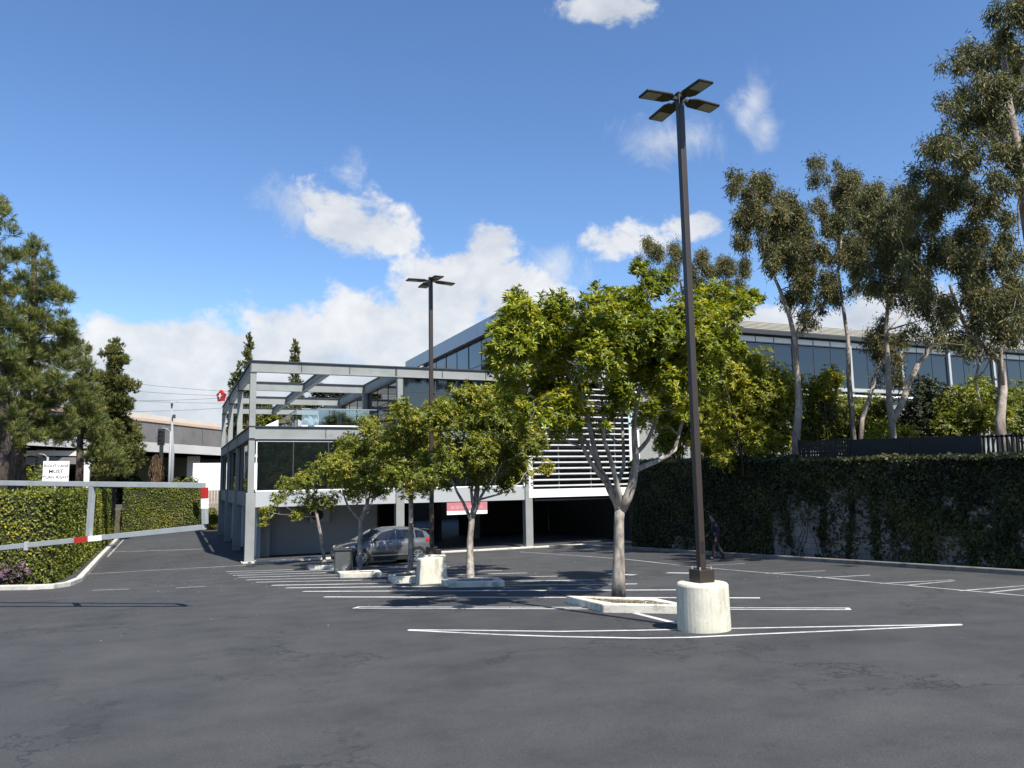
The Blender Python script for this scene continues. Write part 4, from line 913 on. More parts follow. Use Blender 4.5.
# ------------------------------------------------------------------ hedges
def hedge(label, boxes, n, seed, top=1.95, face_skip=()):
    """boxes: outline polygon (x,y); leaves over the sides and the top, lumpy; twig core a little inside."""
    global RNG
    RNG = np.random.default_rng(seed)
    poly = boxes; cx = sum(p[0] for p in poly)/len(poly); cy = sum(p[1] for p in poly)/len(poly)
    t = thing('clipped_hedge', label, 'hedge', (cx, cy, gz(cy)), 0, 'clipped hedges by the driveway')
    ins = .10
    area = sum((poly[i][0]*poly[(i+1) % len(poly)][1]-poly[(i+1) % len(poly)][0]*poly[i][1]) for i in range(len(poly)))/2
    core = []
    for i, p in enumerate(poly):
        a = Vector(poly[i-1]); b = Vector(p); c = Vector(poly[(i+1) % len(poly)])
        n1 = (b-a).normalized(); n2 = (c-b).normalized(); nn = Vector((-(n1+n2).y, (n1+n2).x)); nn = nn.normalized()*ins*(1 if area > 0 else -1)
        core.append((b.x+nn.x, b.y+nn.y))
    obj('twig_core', MB().prism(core, lambda x, y: gz(y)-.05, top-ins), M['hedge_core'], t)
    L = [(Vector(poly[(i+1) % len(poly)])-Vector(poly[i])).length for i in range(len(poly))]; tot = sum(L)
    ns = int(n*.68); pr = np.array(L)/tot; pick = RNG.choice(len(poly), ns, p=pr); u = RNG.random(ns)
    P0 = np.array(poly)[pick]; P1 = np.array(poly)[(pick+1) % len(poly)]
    xy = P0+(P1-P0)*u[:, None]; d = unit(P1-P0); nor = np.column_stack([d[:, 1], -d[:, 0]])*(1 if area > 0 else -1)
    zb = np.array([gz(q) for q in xy[:, 1]]); zz = zb + (top-zb)*RNG.random(ns)
    s = P0[:, 0]*3+u*np.array(L)[pick]
    lump = .07*vnoise(s*1.6, zz*1.6, seed)+.05*vnoise(s*4, zz*4, seed+1) - .08*RNG.random(ns) - np.where(RNG.random(ns) < .25, .12*RNG.random(ns), 0)
    base = np.column_stack([xy+nor*lump[:, None], zz]); N3 = np.column_stack([nor, np.full(ns, .35)])
    nt_ = n-ns; mn = np.min(poly, 0); mx = np.max(poly, 0); Q = RNG.uniform(mn, mx, (nt_*2, 2))
    ins_ = np.zeros(len(Q), bool)
    for i in range(len(poly)):
        x1, y1 = poly[i]; x2, y2 = poly[(i+1) % len(poly)]
        c = ((y1 > Q[:, 1]) != (y2 > Q[:, 1])) & (Q[:, 0] < (x2-x1)*(Q[:, 1]-y1)/((y2-y1) if y2 != y1 else 1e-9)+x1); ins_ ^= c
    Q = Q[ins_][:nt_]; kt = len(Q)
    tb = np.column_stack([Q, top+.06*vnoise(Q[:, 0]*2, Q[:, 1]*2, seed+3)+RNG.normal(size=kt)*.05])
    base = np.concatenate([base, tb]); N3 = np.concatenate([N3, np.tile([0, 0, 1.], (kt, 1))]); k = len(base)
    nr = unit(N3+RNG.normal(size=(k, 3))*.55); ax = unit(np.cross(nr, rnd(k))+N3*.35)
    tint = np.clip(.45+.35*vnoise(base[:, 0]*1.3+base[:, 1], base[:, 2]*1.5, seed+5)+RNG.normal(size=k)*.2, 0, 1)
    leaf_object('foliage', base, ax, nr, RNG.uniform(.08, .15, k), RNG.uniform(.05, .085, k), tint, M['hedge'], t, .1, .1)
hedge('long clipped green hedge running along the left of the driveway behind the gate', [(-15, 31.9), (-5.0, 31.5), (-4.2, 31.7), (-3.75, 32.4), (-3.7, 34), (-3.75, 62), (-5.3, 62), (-5.3, 34), (-15, 34)], 105000, 51)
hedge('straight clipped green hedge closing the far end of the driveway', [(-3.6, 69.4), (2.15, 69.4), (2.15, 70.9), (-3.6, 70.9)], 20000, 53, 1.98)
# mauve shrub at the kerb, shrub and timber fence at the end of the driveway
def low_plant(name, label, cat, loc, r, leaf, seed, per=40, L=.09, W=.045, group=None):
    global RNG
    RNG = np.random.default_rng(seed); random.seed(seed)
    t = thing(name, label, cat, loc, 0, group); cl = []
    for i in range(9):
        a = random.uniform(0, 6.28); q = random.uniform(0, .65); cl.append((np.array([loc[0]+r[0]*q*math.cos(a), loc[1]+r[1]*q*math.sin(a), loc[2]+r[2]*random.uniform(.35, .7)]), (r[0]*.5, r[1]*.5, r[2]*.4)))
    w = MB()
    for q, rr_ in cl: w.tube([Vector((loc[0], loc[1], loc[2]-.05)), (Vector(loc)+Vector(q))/2, Vector(q)], [.03, .02, .008], 5)
    obj('stem', w, M['trunk_dark'], t)
    rosettes('foliage', cl, leaf, t, per, 8, L, W, up=.4, shell=.35)
p = on_ground(8, 588)
low_plant('flowering_shrub', 'low mauve flowering shrub behind the kerb in front of the hedge', 'shrub', (p.x-.1, p.y+.35, gz(p.y)), (.75, .5, .85), M['flower'], 61)
low_plant('shrub', 'low green shrub at the end of the driveway beside the building', 'shrub', (3.0, 68.4, GB), (.7, .6, 1.6), M['bush'], 62, 26, .16, .08)
t = thing('timber_fence', 'weathered vertical board fence beyond the driveway beside the building', 'fence', (3.6, 69.6, GB))
obj('boards', (lambda m: [m.box(2.3+.22*i, 2.3+.22*i+.2, 69.55, 69.58, GB, 1.75) for i in range(22)] and m)(MB()), M['wood'], t)
obj('rail', MB().box(2.3, 7.1, 69.6, 69.66, .9, 1.0), M['wood'], t)
m = MB()
for i in range(40): m.box(-3.6+.15*i, -3.575+.15*i, 71.3, 71.325, .3, 2.32)
t = thing('picket_fence', 'thin black metal picket fence rising just over the far hedge', 'fence', (0, 71.3, .3)); obj('pickets', m, M['black'], t)
obj('rail', (lambda m: m.box(-3.6, 2.3, 71.33, 71.36, 2.1, 2.14).box(-3.6, 2.3, 71.33, 71.36, .6, .64))(MB()), M['black'], t)
# bits of leaf litter on the drive and lot
RNG = np.random.default_rng(8); k = 420
base = np.column_stack([np.concatenate([RNG.normal(.2, 2.0, 230), RNG.uniform(-3, 18, 190)]), np.concatenate([RNG.uniform(24, 52, 230), RNG.uniform(15, 34, 190)]), np.zeros(k)])
base[:, 2] = [gz(q)+.012 for q in base[:, 1]]
o = leaf_object('fallen_leaves', base, np.column_stack([RNG.normal(size=(k, 2)), RNG.uniform(.0, .35, k)]), np.tile([0, 0, 1.], (k, 1)), RNG.uniform(.03, .07, k), .03, RNG.random(k), M['litter']); o['kind'] = 'stuff'

# ------------------------------------------------------------------ cars
def make_car(name, label, cat, loc, rotz, paint, parked=True, pitch=0.0, group=None):
    """Compact crossover; local x is forward, y left, wheels on z = 0."""
    t = thing(name, label, cat, loc, rotz, group); t.rotation_euler = (0, pitch, rotz)
    P = lambda n, m, mat, p=t, **k: obj(n, m, mat, p, local=True, **k)
    # lower body loft: stations (x, z_bottom, z_belt, half width at sill, half width at shoulder, z_centre_top)
    st = [(-2.12, .42, .98, .62, .66, 1.00), (-2.06, .30, 1.02, .74, .78, 1.05), (-1.75, .26, 1.05, .82, .87, 1.07), (-1.30, .24, 1.05, .85, .90, 1.07), (-.5, .24, 1.03, .85, .90, 1.05), (.3, .24, 1.00, .85, .90, 1.02),
          (.75, .24, .98, .85, .89, 1.02), (1.1, .24, .96, .84, .88, 1.00), (1.5, .25, .90, .82, .86, .95), (1.85, .26, .82, .76, .80, .86), (2.08, .30, .70, .66, .70, .73), (2.17, .38, .60, .52, .56, .61)]
    m = MB(); n = 13
    for x, zb, zt, ws, wb, zc in st:
        zm = zb+(zt-zb)*.45; ring = [(ws*.9, zb), (ws, zb+.06), (wb*.985, zm), (wb, zm+(zt-zm)*.5), (wb*.955, zt-.02), (wb*.80, zt+(zc-zt)*.55)]
        pts = [(y, z) for y, z in ring] + [(0, zc)] + [(-y, z) for y, z in reversed(ring)]
        m.v += [(x, y, z) for y, z in pts]
    for i in range(len(st)-1):
        for k in range(n):
            k2 = (k+1) % n; m.f.append((i*n+k, (i+1)*n+k, (i+1)*n+k2, i*n+k2))
    m.f.append(tuple(range(n))); m.f.append(tuple((len(st)-1)*n+k for k in reversed(range(n))))
    body = P('body', m, paint, smooth=True)
    # cabin
    cs = [(-2.06, 1.04, 1.06, .70, .66), (-1.80, 1.07, 1.36, .77, .58), (-1.40, 1.08, 1.50, .83, .60), (-.65, 1.05, 1.57, .85, .62), (.0, 1.02, 1.55, .85, .61), (.38, 1.01, 1.44, .84, .62), (1.22, .97, .985, .80, .72)]
    m = MB(); n2 = 9
    for x, zb, zt, wb, wt_ in cs:
        ring = [(wb, zb-.04), (wb*.99, zb+.02), (wt_+(wb-wt_)*.25, zb+(zt-zb)*.80), (wt_*.93, zt-.012)]
        pts = ring + [(0, zt+.012)] + [(-y, z) for y, z in reversed(ring)]; m.v += [(x, y, z) for y, z in pts]
    for i in range(len(cs)-1):
        for k in range(n2-1): m.f.append((i*n2+k, (i+1)*n2+k, (i+1)*n2+k+1, i*n2+k+1))
    P('cabin', m, paint, body, smooth=True)
    def cab(x, fz, s):                                      # point on the cabin side at fraction of its height
        for a, b in zip(cs, cs[1:]):
            if a[0] <= x <= b[0]:
                u = (x-a[0])/(b[0]-a[0]); zb, zt, wb, wt_ = [a[i]+(b[i]-a[i])*u for i in (1, 2, 3, 4)]
                y = wb + (wt_+(wb-wt_)*.25-wb)*fz/.8; return Vector((x, s*(y+.012), zb+(zt-zb)*fz))
    for s in (-1, 1):
        for xs_ in ((-1.66, -1.30, -1.20), (-1.14, -.8, -.32), (-.25, .1, .86)):
            m = MB(); lo = [cab(x, .06 if x < .9 else .3, s) for x in np.linspace(xs_[0], xs_[2], 6)]; hi = [cab(x, .80 if x < .9 else .5, s) for x in np.linspace(xs_[0]+(.06 if xs_[0] < -1.5 else 0), xs_[2]-(.50 if xs_[2] > .5 else 0), 6)]
            for i in range(5): m.quad(*([lo[i], lo[i+1], hi[i+1], hi[i]] if s < 0 else [hi[i], hi[i+1], lo[i+1], lo[i]]))
            P('side_window', m, M['car_glass'])
    m = MB(); A = [(.41, y, 1.435-.03*abs(y)) for y in (-.55, -.2, .2, .55)]; Bp = [(1.17, y*1.22, 1.005-.02*abs(y)) for y in (-.55, -.2, .2, .55)]
    for i in range(3): m.quad(*[tuple(np.array(q)+np.array([.01, 0, .028])) for q in (A[i], A[i+1], Bp[i+1], Bp[i])])
    P('windscreen', m, M['car_glass'])
    m = MB().quad((-1.83, -.50, 1.345), (-2.065, -.57, 1.10), (-2.065, .57, 1.10), (-1.83, .50, 1.345)); P('rear_window', m, M['car_glass'])
    m = MB().prism([(-1.98, -.55), (-1.62, -.58), (-1.62, .58), (-1.98, .55)], lambda x, y: 1.425+.12*(x+1.98)-.03*abs(y), lambda x, y: 1.455+.12*(x+1.98)-.03*abs(y)); P('spoiler', m, paint)
    # cladding, wheels, lamps
    for s in (-1, 1):
        m = MB().hexa([(-.95, s*.80, .20), (.92, s*.80, .20), (.92, s*.875, .20), (-.95, s*.875, .20), (-.95, s*.80, .36), (.92, s*.80, .36), (.92, s*.872, .36), (-.95, s*.872, .36)]); P('sill_cladding', m, M['black'])
        m = MB().box(-.9, .9, s*.893-.006, s*.893+.006, .40, .425); P('sill_trim', m, M['silver_trim'])
        for xw in (-1.28, 1.33):
            m = MB(); k = 20
            for r_, yy_ in ((.405, .80), (.405, .893), (.35, .893)):
                m.v += [(xw+r_*math.cos(2*math.pi*i/k), s*yy_, .335+r_*math.sin(2*math.pi*i/k)) for i in range(k)]
            for j in range(2):
                for i in range(k): m.f.append((j*k+i, j*k+(i+1) % k, (j+1)*k+(i+1) % k, (j+1)*k+i))
            m.f.append(tuple(2*k+i for i in range(k))); P('wheel_arch', m, M['black'])
            wh = MB(); prof = [(.20, .70), (.315, .70), (.335, .74), (.335, .86), (.315, .90), (.235, .902)]
            b0 = 0
            for r_, yy_ in prof: wh.v += [(xw+r_*math.cos(2*math.pi*i/28), s*yy_, .335+r_*math.sin(2*math.pi*i/28)) for i in range(28)]
            for j in range(len(prof)-1):
                for i in range(28): wh.f.append((j*28+i, j*28+(i+1) % 28, (j+1)*28+(i+1) % 28, (j+1)*28+i))
            w = P('wheel', wh, M['tyre'])
            rm = MB()
            for q in range(5):
                a = 2*math.pi*q/5+.3; c, sn = math.cos(a), math.sin(a)
                for off in (-.045, .045):
                    rm.bar((xw+.05*c-off*sn*.6, s*.898, .335+.05*sn+off*c*.6), (xw+.225*c-off*sn, s*.904, .335+.225*sn+off*c), .03, .03, (0, 1, 0))
            for r0_, r1_ in ((.215, .24), (.0, .06)):
                b0 = len(rm.v)
                for r_ in (r0_, r1_): rm.v += [(xw+r_*math.cos(2*math.pi*i/24), s*.910, .335+r_*math.sin(2*math.pi*i/24)) for i in range(24)]
                for i in range(24): rm.f.append((b0+i, b0+(i+1) % 24, b0+24+(i+1) % 24, b0+24+i))
            P('rim', rm, M['rim'], w)
        m = MB().hexa([(1.62, s*.845, .78), (2.03, s*.70, .68), (2.09, s*.45, .66), (2.02, s*.40, .67), (1.60, s*.83, .875), (1.98, s*.71, .775), (2.06, s*.46, .735), (1.98, s*.42, .78)]); P('headlight', m, M['head_lamp'], bevel=.01)
        m = MB().hexa([(-2.10, s*.50, .90), (-1.98, s*.815, .88), (-1.66, s*.885, .96), (-1.90, s*.50, .95), (-2.07, s*.52, 1.05), (-1.97, s*.79, 1.07), (-1.68, s*.875, 1.05), (-1.90, s*.5, 1.05)]); P('tail_light', m, M['tail_lamp'], bevel=.01)
        m = MB(); m.hexa([(.66, s*.87, 1.03), (.78, s*.87, 1.03), (.74, s*1.06, 1.04), (.64, s*1.06, 1.04), (.66, s*.87, 1.13), (.76, s*.87, 1.13), (.72, s*1.05, 1.17), (.64, s*1.05, 1.17)]); P('mirror', m, M['black'], bevel=.015)
        for xh in (-.95, .0): P('door_handle', MB().box(xh-.1, xh+.1, s*.905-.012, s*.905+.012, .86, .90), M['silver_trim'], bevel=.005)
        for xd in (-.30, .82, -1.12): P('door_seam', MB().box(xd-.006, xd+.006, s*.898-.005, s*.898+.005, .38, 1.0), M['black'])
    m = MB().hexa([(2.05, -.45, .50), (2.10, -.45, .50), (2.10, .45, .50), (2.05, .45, .50), (2.02, -.42, .66), (2.13, -.40, .66), (2.13, .40, .66), (2.02, .42, .66)]); m.v = [(x+.05, y, z) for x, y, z in m.v]; P('grille', m, M['black'])
    m = MB().box(1.9, 2.14, -.55, .55, .24, .36); P('front_bumper_trim', m, M['black'], bevel=.03)
    m = MB().box(-2.13, -1.95, -.6, .6, .28, .46); P('rear_bumper_trim', m, M['black'], bevel=.03)
    P('number_plate', MB().box(2.185, 2.195, -.15, .15, .42, .50), M['sign_white'])
    return t
cf, cr = on_ground(364, 566), on_ground(416, 562.3)
cc = (cf+cr)/2; head = cf-cr; ang = math.atan2(head.y, head.x)
nrm = Vector((-math.sin(ang), math.cos(ang), 0)); side = -1 if nrm.dot(-cc) < 0 else 1
cc = cc - nrm*side*.86
make_car('parked_car', 'dark grey compact crossover car parked behind the small trees facing left', 'car', (cc.x, cc.y, gz(cc.y)+.005), ang, M['car_grey'], pitch=rad(-1.0)).scale = (.96, .96, .96)
make_car('passing_car', 'red car on the street, only its top showing over the left hedge', 'car', (-11.2, 79.5, .35), rad(12), M['car_red'])
make_car('passing_car', 'white car on the street behind the warning sign, top showing over the left hedge', 'car', (-8.2, 77.8, .35), rad(190), M['car_white'])

# ------------------------------------------------------------------ street sign
def text_mesh(name, s, size, mat, parent, loc, rot, thick=.004):
    cu = bpy.data.curves.new('lettering', 'FONT'); cu.body = s; cu.size = size; cu.align_x = 'CENTER'; cu.align_y = 'CENTER'; cu.extrude = thick; cu.offset = size*.018
    o = bpy.data.objects.new('lettering_curve', cu); COL.objects.link(o); bpy.context.view_layer.update()
    me = bpy.data.meshes.new_from_object(o.evaluated_get(bpy.context.evaluated_depsgraph_get())); bpy.data.objects.remove(o)
    me.name = name; me.materials.clear(); me.materials.append(mat)
    q = bpy.data.objects.new(name, me); link(q, parent); q.location = loc; q.rotation_euler = rot; return q
sc_ = at(56, 471.5, 34.0); sgw = .46
t = thing('road_sign', 'white RIGHT LANE MUST TURN RIGHT sign on a post above the left hedge', 'sign', (sc_.x, sc_.y, .35), rad(10))
obj('post', MB().box(-.03, .03, .02, .07, 0, sc_.z-.35+.3), M['pipe_metal'], t, local=True)
zc = sc_.z-.35
obj('plate', MB().box(-.43, .43, 0, .018, zc-.39, zc+.39), M['sign_white'], t, local=True, bevel=.008)
for k_, (s, dz, sz) in enumerate((('RIGHT LANE', .21, .145), ('MUST', .0, .19), ('TURN RIGHT', -.22, .145))):
    text_mesh('lettering', s, sz, M['black'], t, (0, -.003, zc+dz), (math.pi/2, 0, 0))

# ------------------------------------------------------------------ freeway overpass, signals, poles and wires
d0 = Vector((.553, .833, 0)); nv = Vector((-d0.y, d0.x, 0))
o0 = Vector((-5.0, 133, 0))
t = thing('freeway_overpass', 'grey freeway overpass with tan barrier crossing behind the street', 'bridge', (-5, 133, 0))
a = o0 - d0*52; b = o0 + d0*230
def deck(z0, z1, w, off, name, mat, p=t):
    c0 = a + nv*off; c1 = b + nv*off; o_ = MB().bar((c0.x, c0.y, (z0+z1)/2), (c1.x, c1.y, (z0+z1)/2), w, z1-z0); return obj(name, o_, mat, p)
deck(9.1, 12.3, 12, 6, 'deck_edge', M['overpass']); deck(12.3, 12.72, 12.3, 6, 'barrier_base', M['overpass_tan']); deck(12.723, 13.45, .3, .0, 'barrier_rail', M['overpass_cream'])
for q in range(-46, 190, 9):
    c = o0 + d0*q; obj('fascia_joint', MB().bar((c.x-nv.x*.02, c.y-nv.y*.02, 9.2), (c.x-nv.x*.02, c.y-nv.y*.02, 12.25), .12, .06, d0), M['overpass_joint'], t); deck(7.6, 9.09, 12.6, 6.05, 'girder', M['overpass_pale'])
for q in (-38, -12, 24, 58, 92, 126):
    c = o0 + d0*q + nv*6; obj('pier', MB().box(c.x-1.1, c.x+1.1, c.y-1.1, c.y+1.1, -1.4, 7.6), M['overpass_pale'], t, bevel=.05)
c = at(86, 470, 96); t2 = thing('concrete_pillar', 'white concrete pillar beside the pine trunk behind the hedge', 'pillar', (c.x, c.y, .3))
obj('shaft', MB().box(c.x-.38, c.x+.38, c.y-.38, c.y+.38, -.2, 4.7), M['overpass_pale'], t2, bevel=.03); obj('cap', MB().box(c.x-.45, c.x+.45, c.y-.45, c.y+.45, 4.705, 4.9), M['overpass_pale'], t2, bevel=.02)
# pale second span seen under the pines
t = thing('freeway_ramp', 'pale concrete freeway ramp glimpsed beneath the pines at the left', 'bridge', (-30, 110, 0))
obj('deck', MB().bar((-75, 96, 5.3), (-7.5, 128, 5.9), 8, .9), M['overpass'], t); obj('parapet', MB().bar((-75, 92.2, 6.3), (-7.5, 124.2, 6.9), .3, .7), M['overpass_cream'], t)
for x_ in (-58, -40, -22): obj('pier', MB().box(x_-.8, x_+.8, 96+(x_+75)*.474-.8, 96+(x_+75)*.474+.8, -1.4, 5.2), M['overpass_pale'], t)
w0, w1 = at(193, 463.5, 84.6), at(233, 463.5, 84.6)
t = thing('site_hoarding', 'plain white panelled hoarding on the far side of the street', 'hoarding', (w0.x+3, 84.6, .3))
for i in range(6): obj('panel', MB().box(w0.x+1.22*i+.01, w0.x+1.22*i+1.20, 84.5, 84.6, .3, 4.4), M['sign_white'], t)
c = at(172, 470, 89.0)
t = thing('utility_pole', 'slim grey street pole rising past the overpass beside the traffic signal', 'pole', (c.x, 89, .3))
top = at(171.5, 394, 89.0)
obj('shaft', MB().tube([(c.x, 89, .2), (c.x, 89, 5.5), (top.x, 89, top.z)], [.21, .17, .06], 12), M['pipe_metal'], t, smooth=True)
obj('crossarm', MB().bar((c.x-.45, 88.85, top.z-1.0), (c.x+.35, 88.85, top.z-.8), .06, .08), M['pipe_metal'], t)
obj('camera_box', MB().box(c.x-.35, c.x-.12, 88.7, 88.95, top.z-1.25, top.z-1.02), M['black'], t); obj('junction_box', MB().box(c.x-.16, c.x+.16, 88.66, 88.78, top.z-2.6, top.z-2.2), M['steel_dark'], t)
def signal(label, px, py, Y, s=1.0, arm=0.0):
    c = at(px, py, Y); t = thing('traffic_signal', label, 'traffic signal', (c.x, Y, .3), rad(-8), 'traffic signals on the street')
    H = c.z-.3; P = lambda n, m, mat, p=t, **k: obj(n, m, mat, p, local=True, **k)
    P('post', MB().tube([(.75*s, .3, 0), (.75*s, .3, H+.5*s)], .1*s, 10), M['pipe_metal'], smooth=True)
    P('arm', MB().tube([(.75*s, .3, H+.42*s), (.4*s, .3, H+.75*s), (0, .25, H+.8*s)], .05*s, 8), M['pipe_metal'], smooth=True)
    P('backplate', MB().box(-.30*s, .30*s, .12, .15, H-.72*s, H+.72*s), M['black'])
    P('lower_post', MB().box(-.10*s, .22*s, .0, .115, 0, H-.62*s), M['black'])
    hs = P('housing', MB().box(-.2*s, .2*s, -.06, .119, H-.6*s, H+.6*s), M['black'], bevel=.02)
    for i, colr in enumerate(((.05, .008, .008), (.05, .035, .008), (.006, .03, .015))):
        z = H+(.38-.38*i)*s; m = MB(); k = 16; m.v = [(0.15*s*math.cos(6.2832*q/k), -.064, z+.15*s*math.sin(6.2832*q/k)) for q in range(k)]; m.f = [tuple(range(k))]
        P('lens', m, simple('signal_lens', colr, .2), hs)
        m = MB(); m.v = []
        for yy_ in (-.065, -.30): m.v += [(.17*s*math.cos(math.pi*q/10), yy_, z+.17*s*math.sin(math.pi*q/10)) for q in range(11)]
        m.f = [(q, q+1, 12+q, 11+q) for q in range(10)]; P('visor', m, M['black'], hs)
    return t
signal('black traffic signal head beside the slim grey street pole', 161, 437, 86, 1.15)
signal('traffic signal half hidden under the pines above the hedge', 38, 462, 80, .9)
for i, (pa, pb) in enumerate((((-60, 380), (236, 403)), ((-60, 392), (236, 397)), ((-60, 404), (236, 407)), ((-60, 352), (240, 392)), ((-60, 366), (240, 396)))):
    A_, B_ = at(*pa, 104), at(*pb, 112); pts = [A_.lerp(B_, q/16) - Vector((0, 0, 3.0*(q/16)*(1-q/16))) for q in range(17)]
    o = obj('power_line', MB().tube(pts, .022, 5), M['cable']); tag(o, 'thin power line strung across the sky above the overpass', 'cable', 'power lines above the overpass')
mb = MB(); e0 = o0 + nv*13; mb.bar((e0-d0*70).to_tuple()[:2]+(3.4,), (e0+d0*200).to_tuple()[:2]+(3.4,), 4, 9.6); struct('embankment_terrain', mb, M['earth'])
RNG = np.random.default_rng(66); cl = []
for q in range(90):
    s_ = RNG.uniform(-70, 160); c = o0+d0*s_+nv*RNG.uniform(8.5, 12.5); cl.append((np.array([c.x, c.y, RNG.uniform(-1, 5.5)]), tuple(RNG.uniform(1.4, 2.6, 3))))
o = rosettes('far_undergrowth', cl, M['bush_dark'], None, 3, 7, .6, .35); o['kind'] = 'stuff'; o['label'] = 'dark undergrowth beneath the freeway overpass'
# dried palm beside the signal
RNG = np.random.default_rng(70)
c = at(156, 478, 80); t = thing('palm_tree', 'palm trunk wrapped in brown dead fronds beside the traffic signal', 'palm', (c.x, 80, .3))
obj('trunk', MB().tube([(c.x, 80, .2), (c.x+.1, 80, 3.2), (c.x, 80, 4.6)], [.28, .22, .18], 10), M['trunk_dark'], t, smooth=True)
k = 900; a_ = RNG.uniform(0, 6.28, k); zz = RNG.uniform(2.0, 5.2, k); R_ = .22+.34*np.sin(np.clip((zz-1.8)/3.4, 0, 1)*math.pi)*RNG.random(k)
leaf_object('dead_frond_skirt', np.column_stack([c.x+R_*np.cos(a_), 80+R_*np.sin(a_), zz]), unit(np.column_stack([np.cos(a_)*.3, np.sin(a_)*.3, -np.ones(k)])), unit(np.column_stack([np.cos(a_), np.sin(a_), np.full(k, .2)])), .7, .10, RNG.random(k), M['dry'], t)
low_plant('shrub', 'round green shrub beyond the far hedge in front of the white hoarding', 'shrub', (at(182, 485, 74).x, 74, .35), (1.3, .8, 2.4), M['bush'], 71, 22, .18, .09)
low_plant('shrub', 'yellowish shrub behind the hedge between the two pine trunks', 'shrub', (at(33, 485, 62).x, 62, .35), (1.6, 1.0, 3.0), M['bush'], 72, 20, .18, .09)
low_plant('shrub', 'dull green shrub behind the hedge at the left edge of the picture', 'shrub', (at(2, 485, 56).x, 56, .35), (1.6, 1.0, 2.6), M['bush'], 73, 20, .18, .09)

# ------------------------------------------------------------------ pines and conifers
def pine(label, base, Y, trunk, r0, clumps, depth, mat, per, seed, L, W, name='pine_tree', extra=1, group=None, leaves=16, base_z=.3, up=.8, spread=(10, 65)):
    global RNG
    RNG = np.random.default_rng(seed); random.seed(seed)
    b = at(*base, Y); b.z = base_z; t = thing(name, label, 'tree', tuple(b), 0, group)
    tr = [b] + [at(x, y, Y+random.uniform(-.2, .2)) for x, y in trunk]; spr = []
    for it in clumps:
        x, y, r = it[:3]; ry = it[3] if len(it) > 3 else r
        if r < 8: spr.append((x, y, r, ry)); continue
        for _ in range(6):
            a_ = random.uniform(0, 6.283); q = math.sqrt(random.random())
            spr.append((x+r*q*math.cos(a_)*1.1, y+ry*q*math.sin(a_)*.95, r*random.uniform(.46, .68), ry*random.uniform(.36, .52)))
    cl = px_clumps(spr, Y, depth, 1.0, 0 if len(spr) > 40 else extra)
    w = MB(); woody(w, tr, [r0*(1-.8*i/(len(tr)-1)) for i in range(len(tr))], cl, .05, .1, 7, twigs=2); obj('trunk', w, M['trunk_dark'], t, smooth=True)
    tufts('crown', cl, mat, t, per, leaves, L, W, up, spread); return t
PG = 'pines behind the left hedge'
pine('tallest pine at the left, brushy olive crown with bare upper branches', (22, 480), 44, [(18, 460), (20, 440), (25, 400), (28, 350), (35, 300), (34, 265), (32, 245)], .38,
     [(33, 252, 9, 12), (42, 270, 10), (50, 290, 13), (60, 298, 9), (22, 285, 10), (30, 310, 14), (45, 322, 16), (62, 325, 11), (20, 345, 18), (45, 352, 18), (66, 345, 12), (70, 362, 9), (15, 380, 18), (40, 385, 18), (62, 385, 14), (30, 412, 18), (55, 415, 16), (72, 405, 10), (10, 410, 16), (45, 435, 13), (20, 435, 14), (65, 432, 10), (35, 365, 14), (55, 370, 12)], 2.4, M['needle'], 22, 81, .30, .024, group=PG, extra=1)
pine('pine cut by the left edge of the picture, crown reaching highest', (2, 480), 41, [(4, 450), (2, 400), (0, 340), (-2, 280), (-2, 230)], .34,
     [(-3, 215, 12, 14), (8, 232, 7), (4, 262, 11), (-4, 290, 14), (12, 292, 8), (2, 325, 15), (-10, 350, 16), (8, 365, 14), (-2, 400, 18), (10, 425, 12), (-15, 430, 16), (-15, 255, 12), (-15, 310, 15), (14, 258, 6)], 2.2, M['needle'], 24, 82, .30, .024, group=PG)
pine('pine with reddish trunk behind the road sign, middle of the left group', (80, 480), 50, [(80, 462), (80, 440), (84, 400), (86, 370), (86, 350)], .24,
     [(85, 352, 6, 9), (84, 368, 9), (88, 385, 11), (78, 398, 11), (92, 405, 12), (85, 420, 14), (72, 435, 12), (98, 428, 11), (90, 445, 11), (105, 445, 10), (110, 462, 9), (122, 465, 9)], 2.0, M['needle'], 26, 83, .28, .026, group=PG)
pine('dense pointed conifer at the right of the pines, against the white clouds', (112, 485), 58, [(113, 455), (114, 420), (115, 380), (115, 350)], .24,
     [(116, 346, 5.8, 7), (114, 358, 10.2), (118, 372, 13.0), (110, 382, 11.6), (116, 395, 15.9), (108, 405, 14.5), (122, 408, 13.0), (114, 422, 17.4), (124, 432, 13.0), (106, 430, 15.9), (118, 445, 17.4), (128, 450, 11.6), (104, 455, 14.5), (124, 462, 13.0), (112, 468, 17.4)], 1.6, M['conifer'], 34, 84, .2, .04, 'conifer_tree', group='conifers', spread=(10, 50))
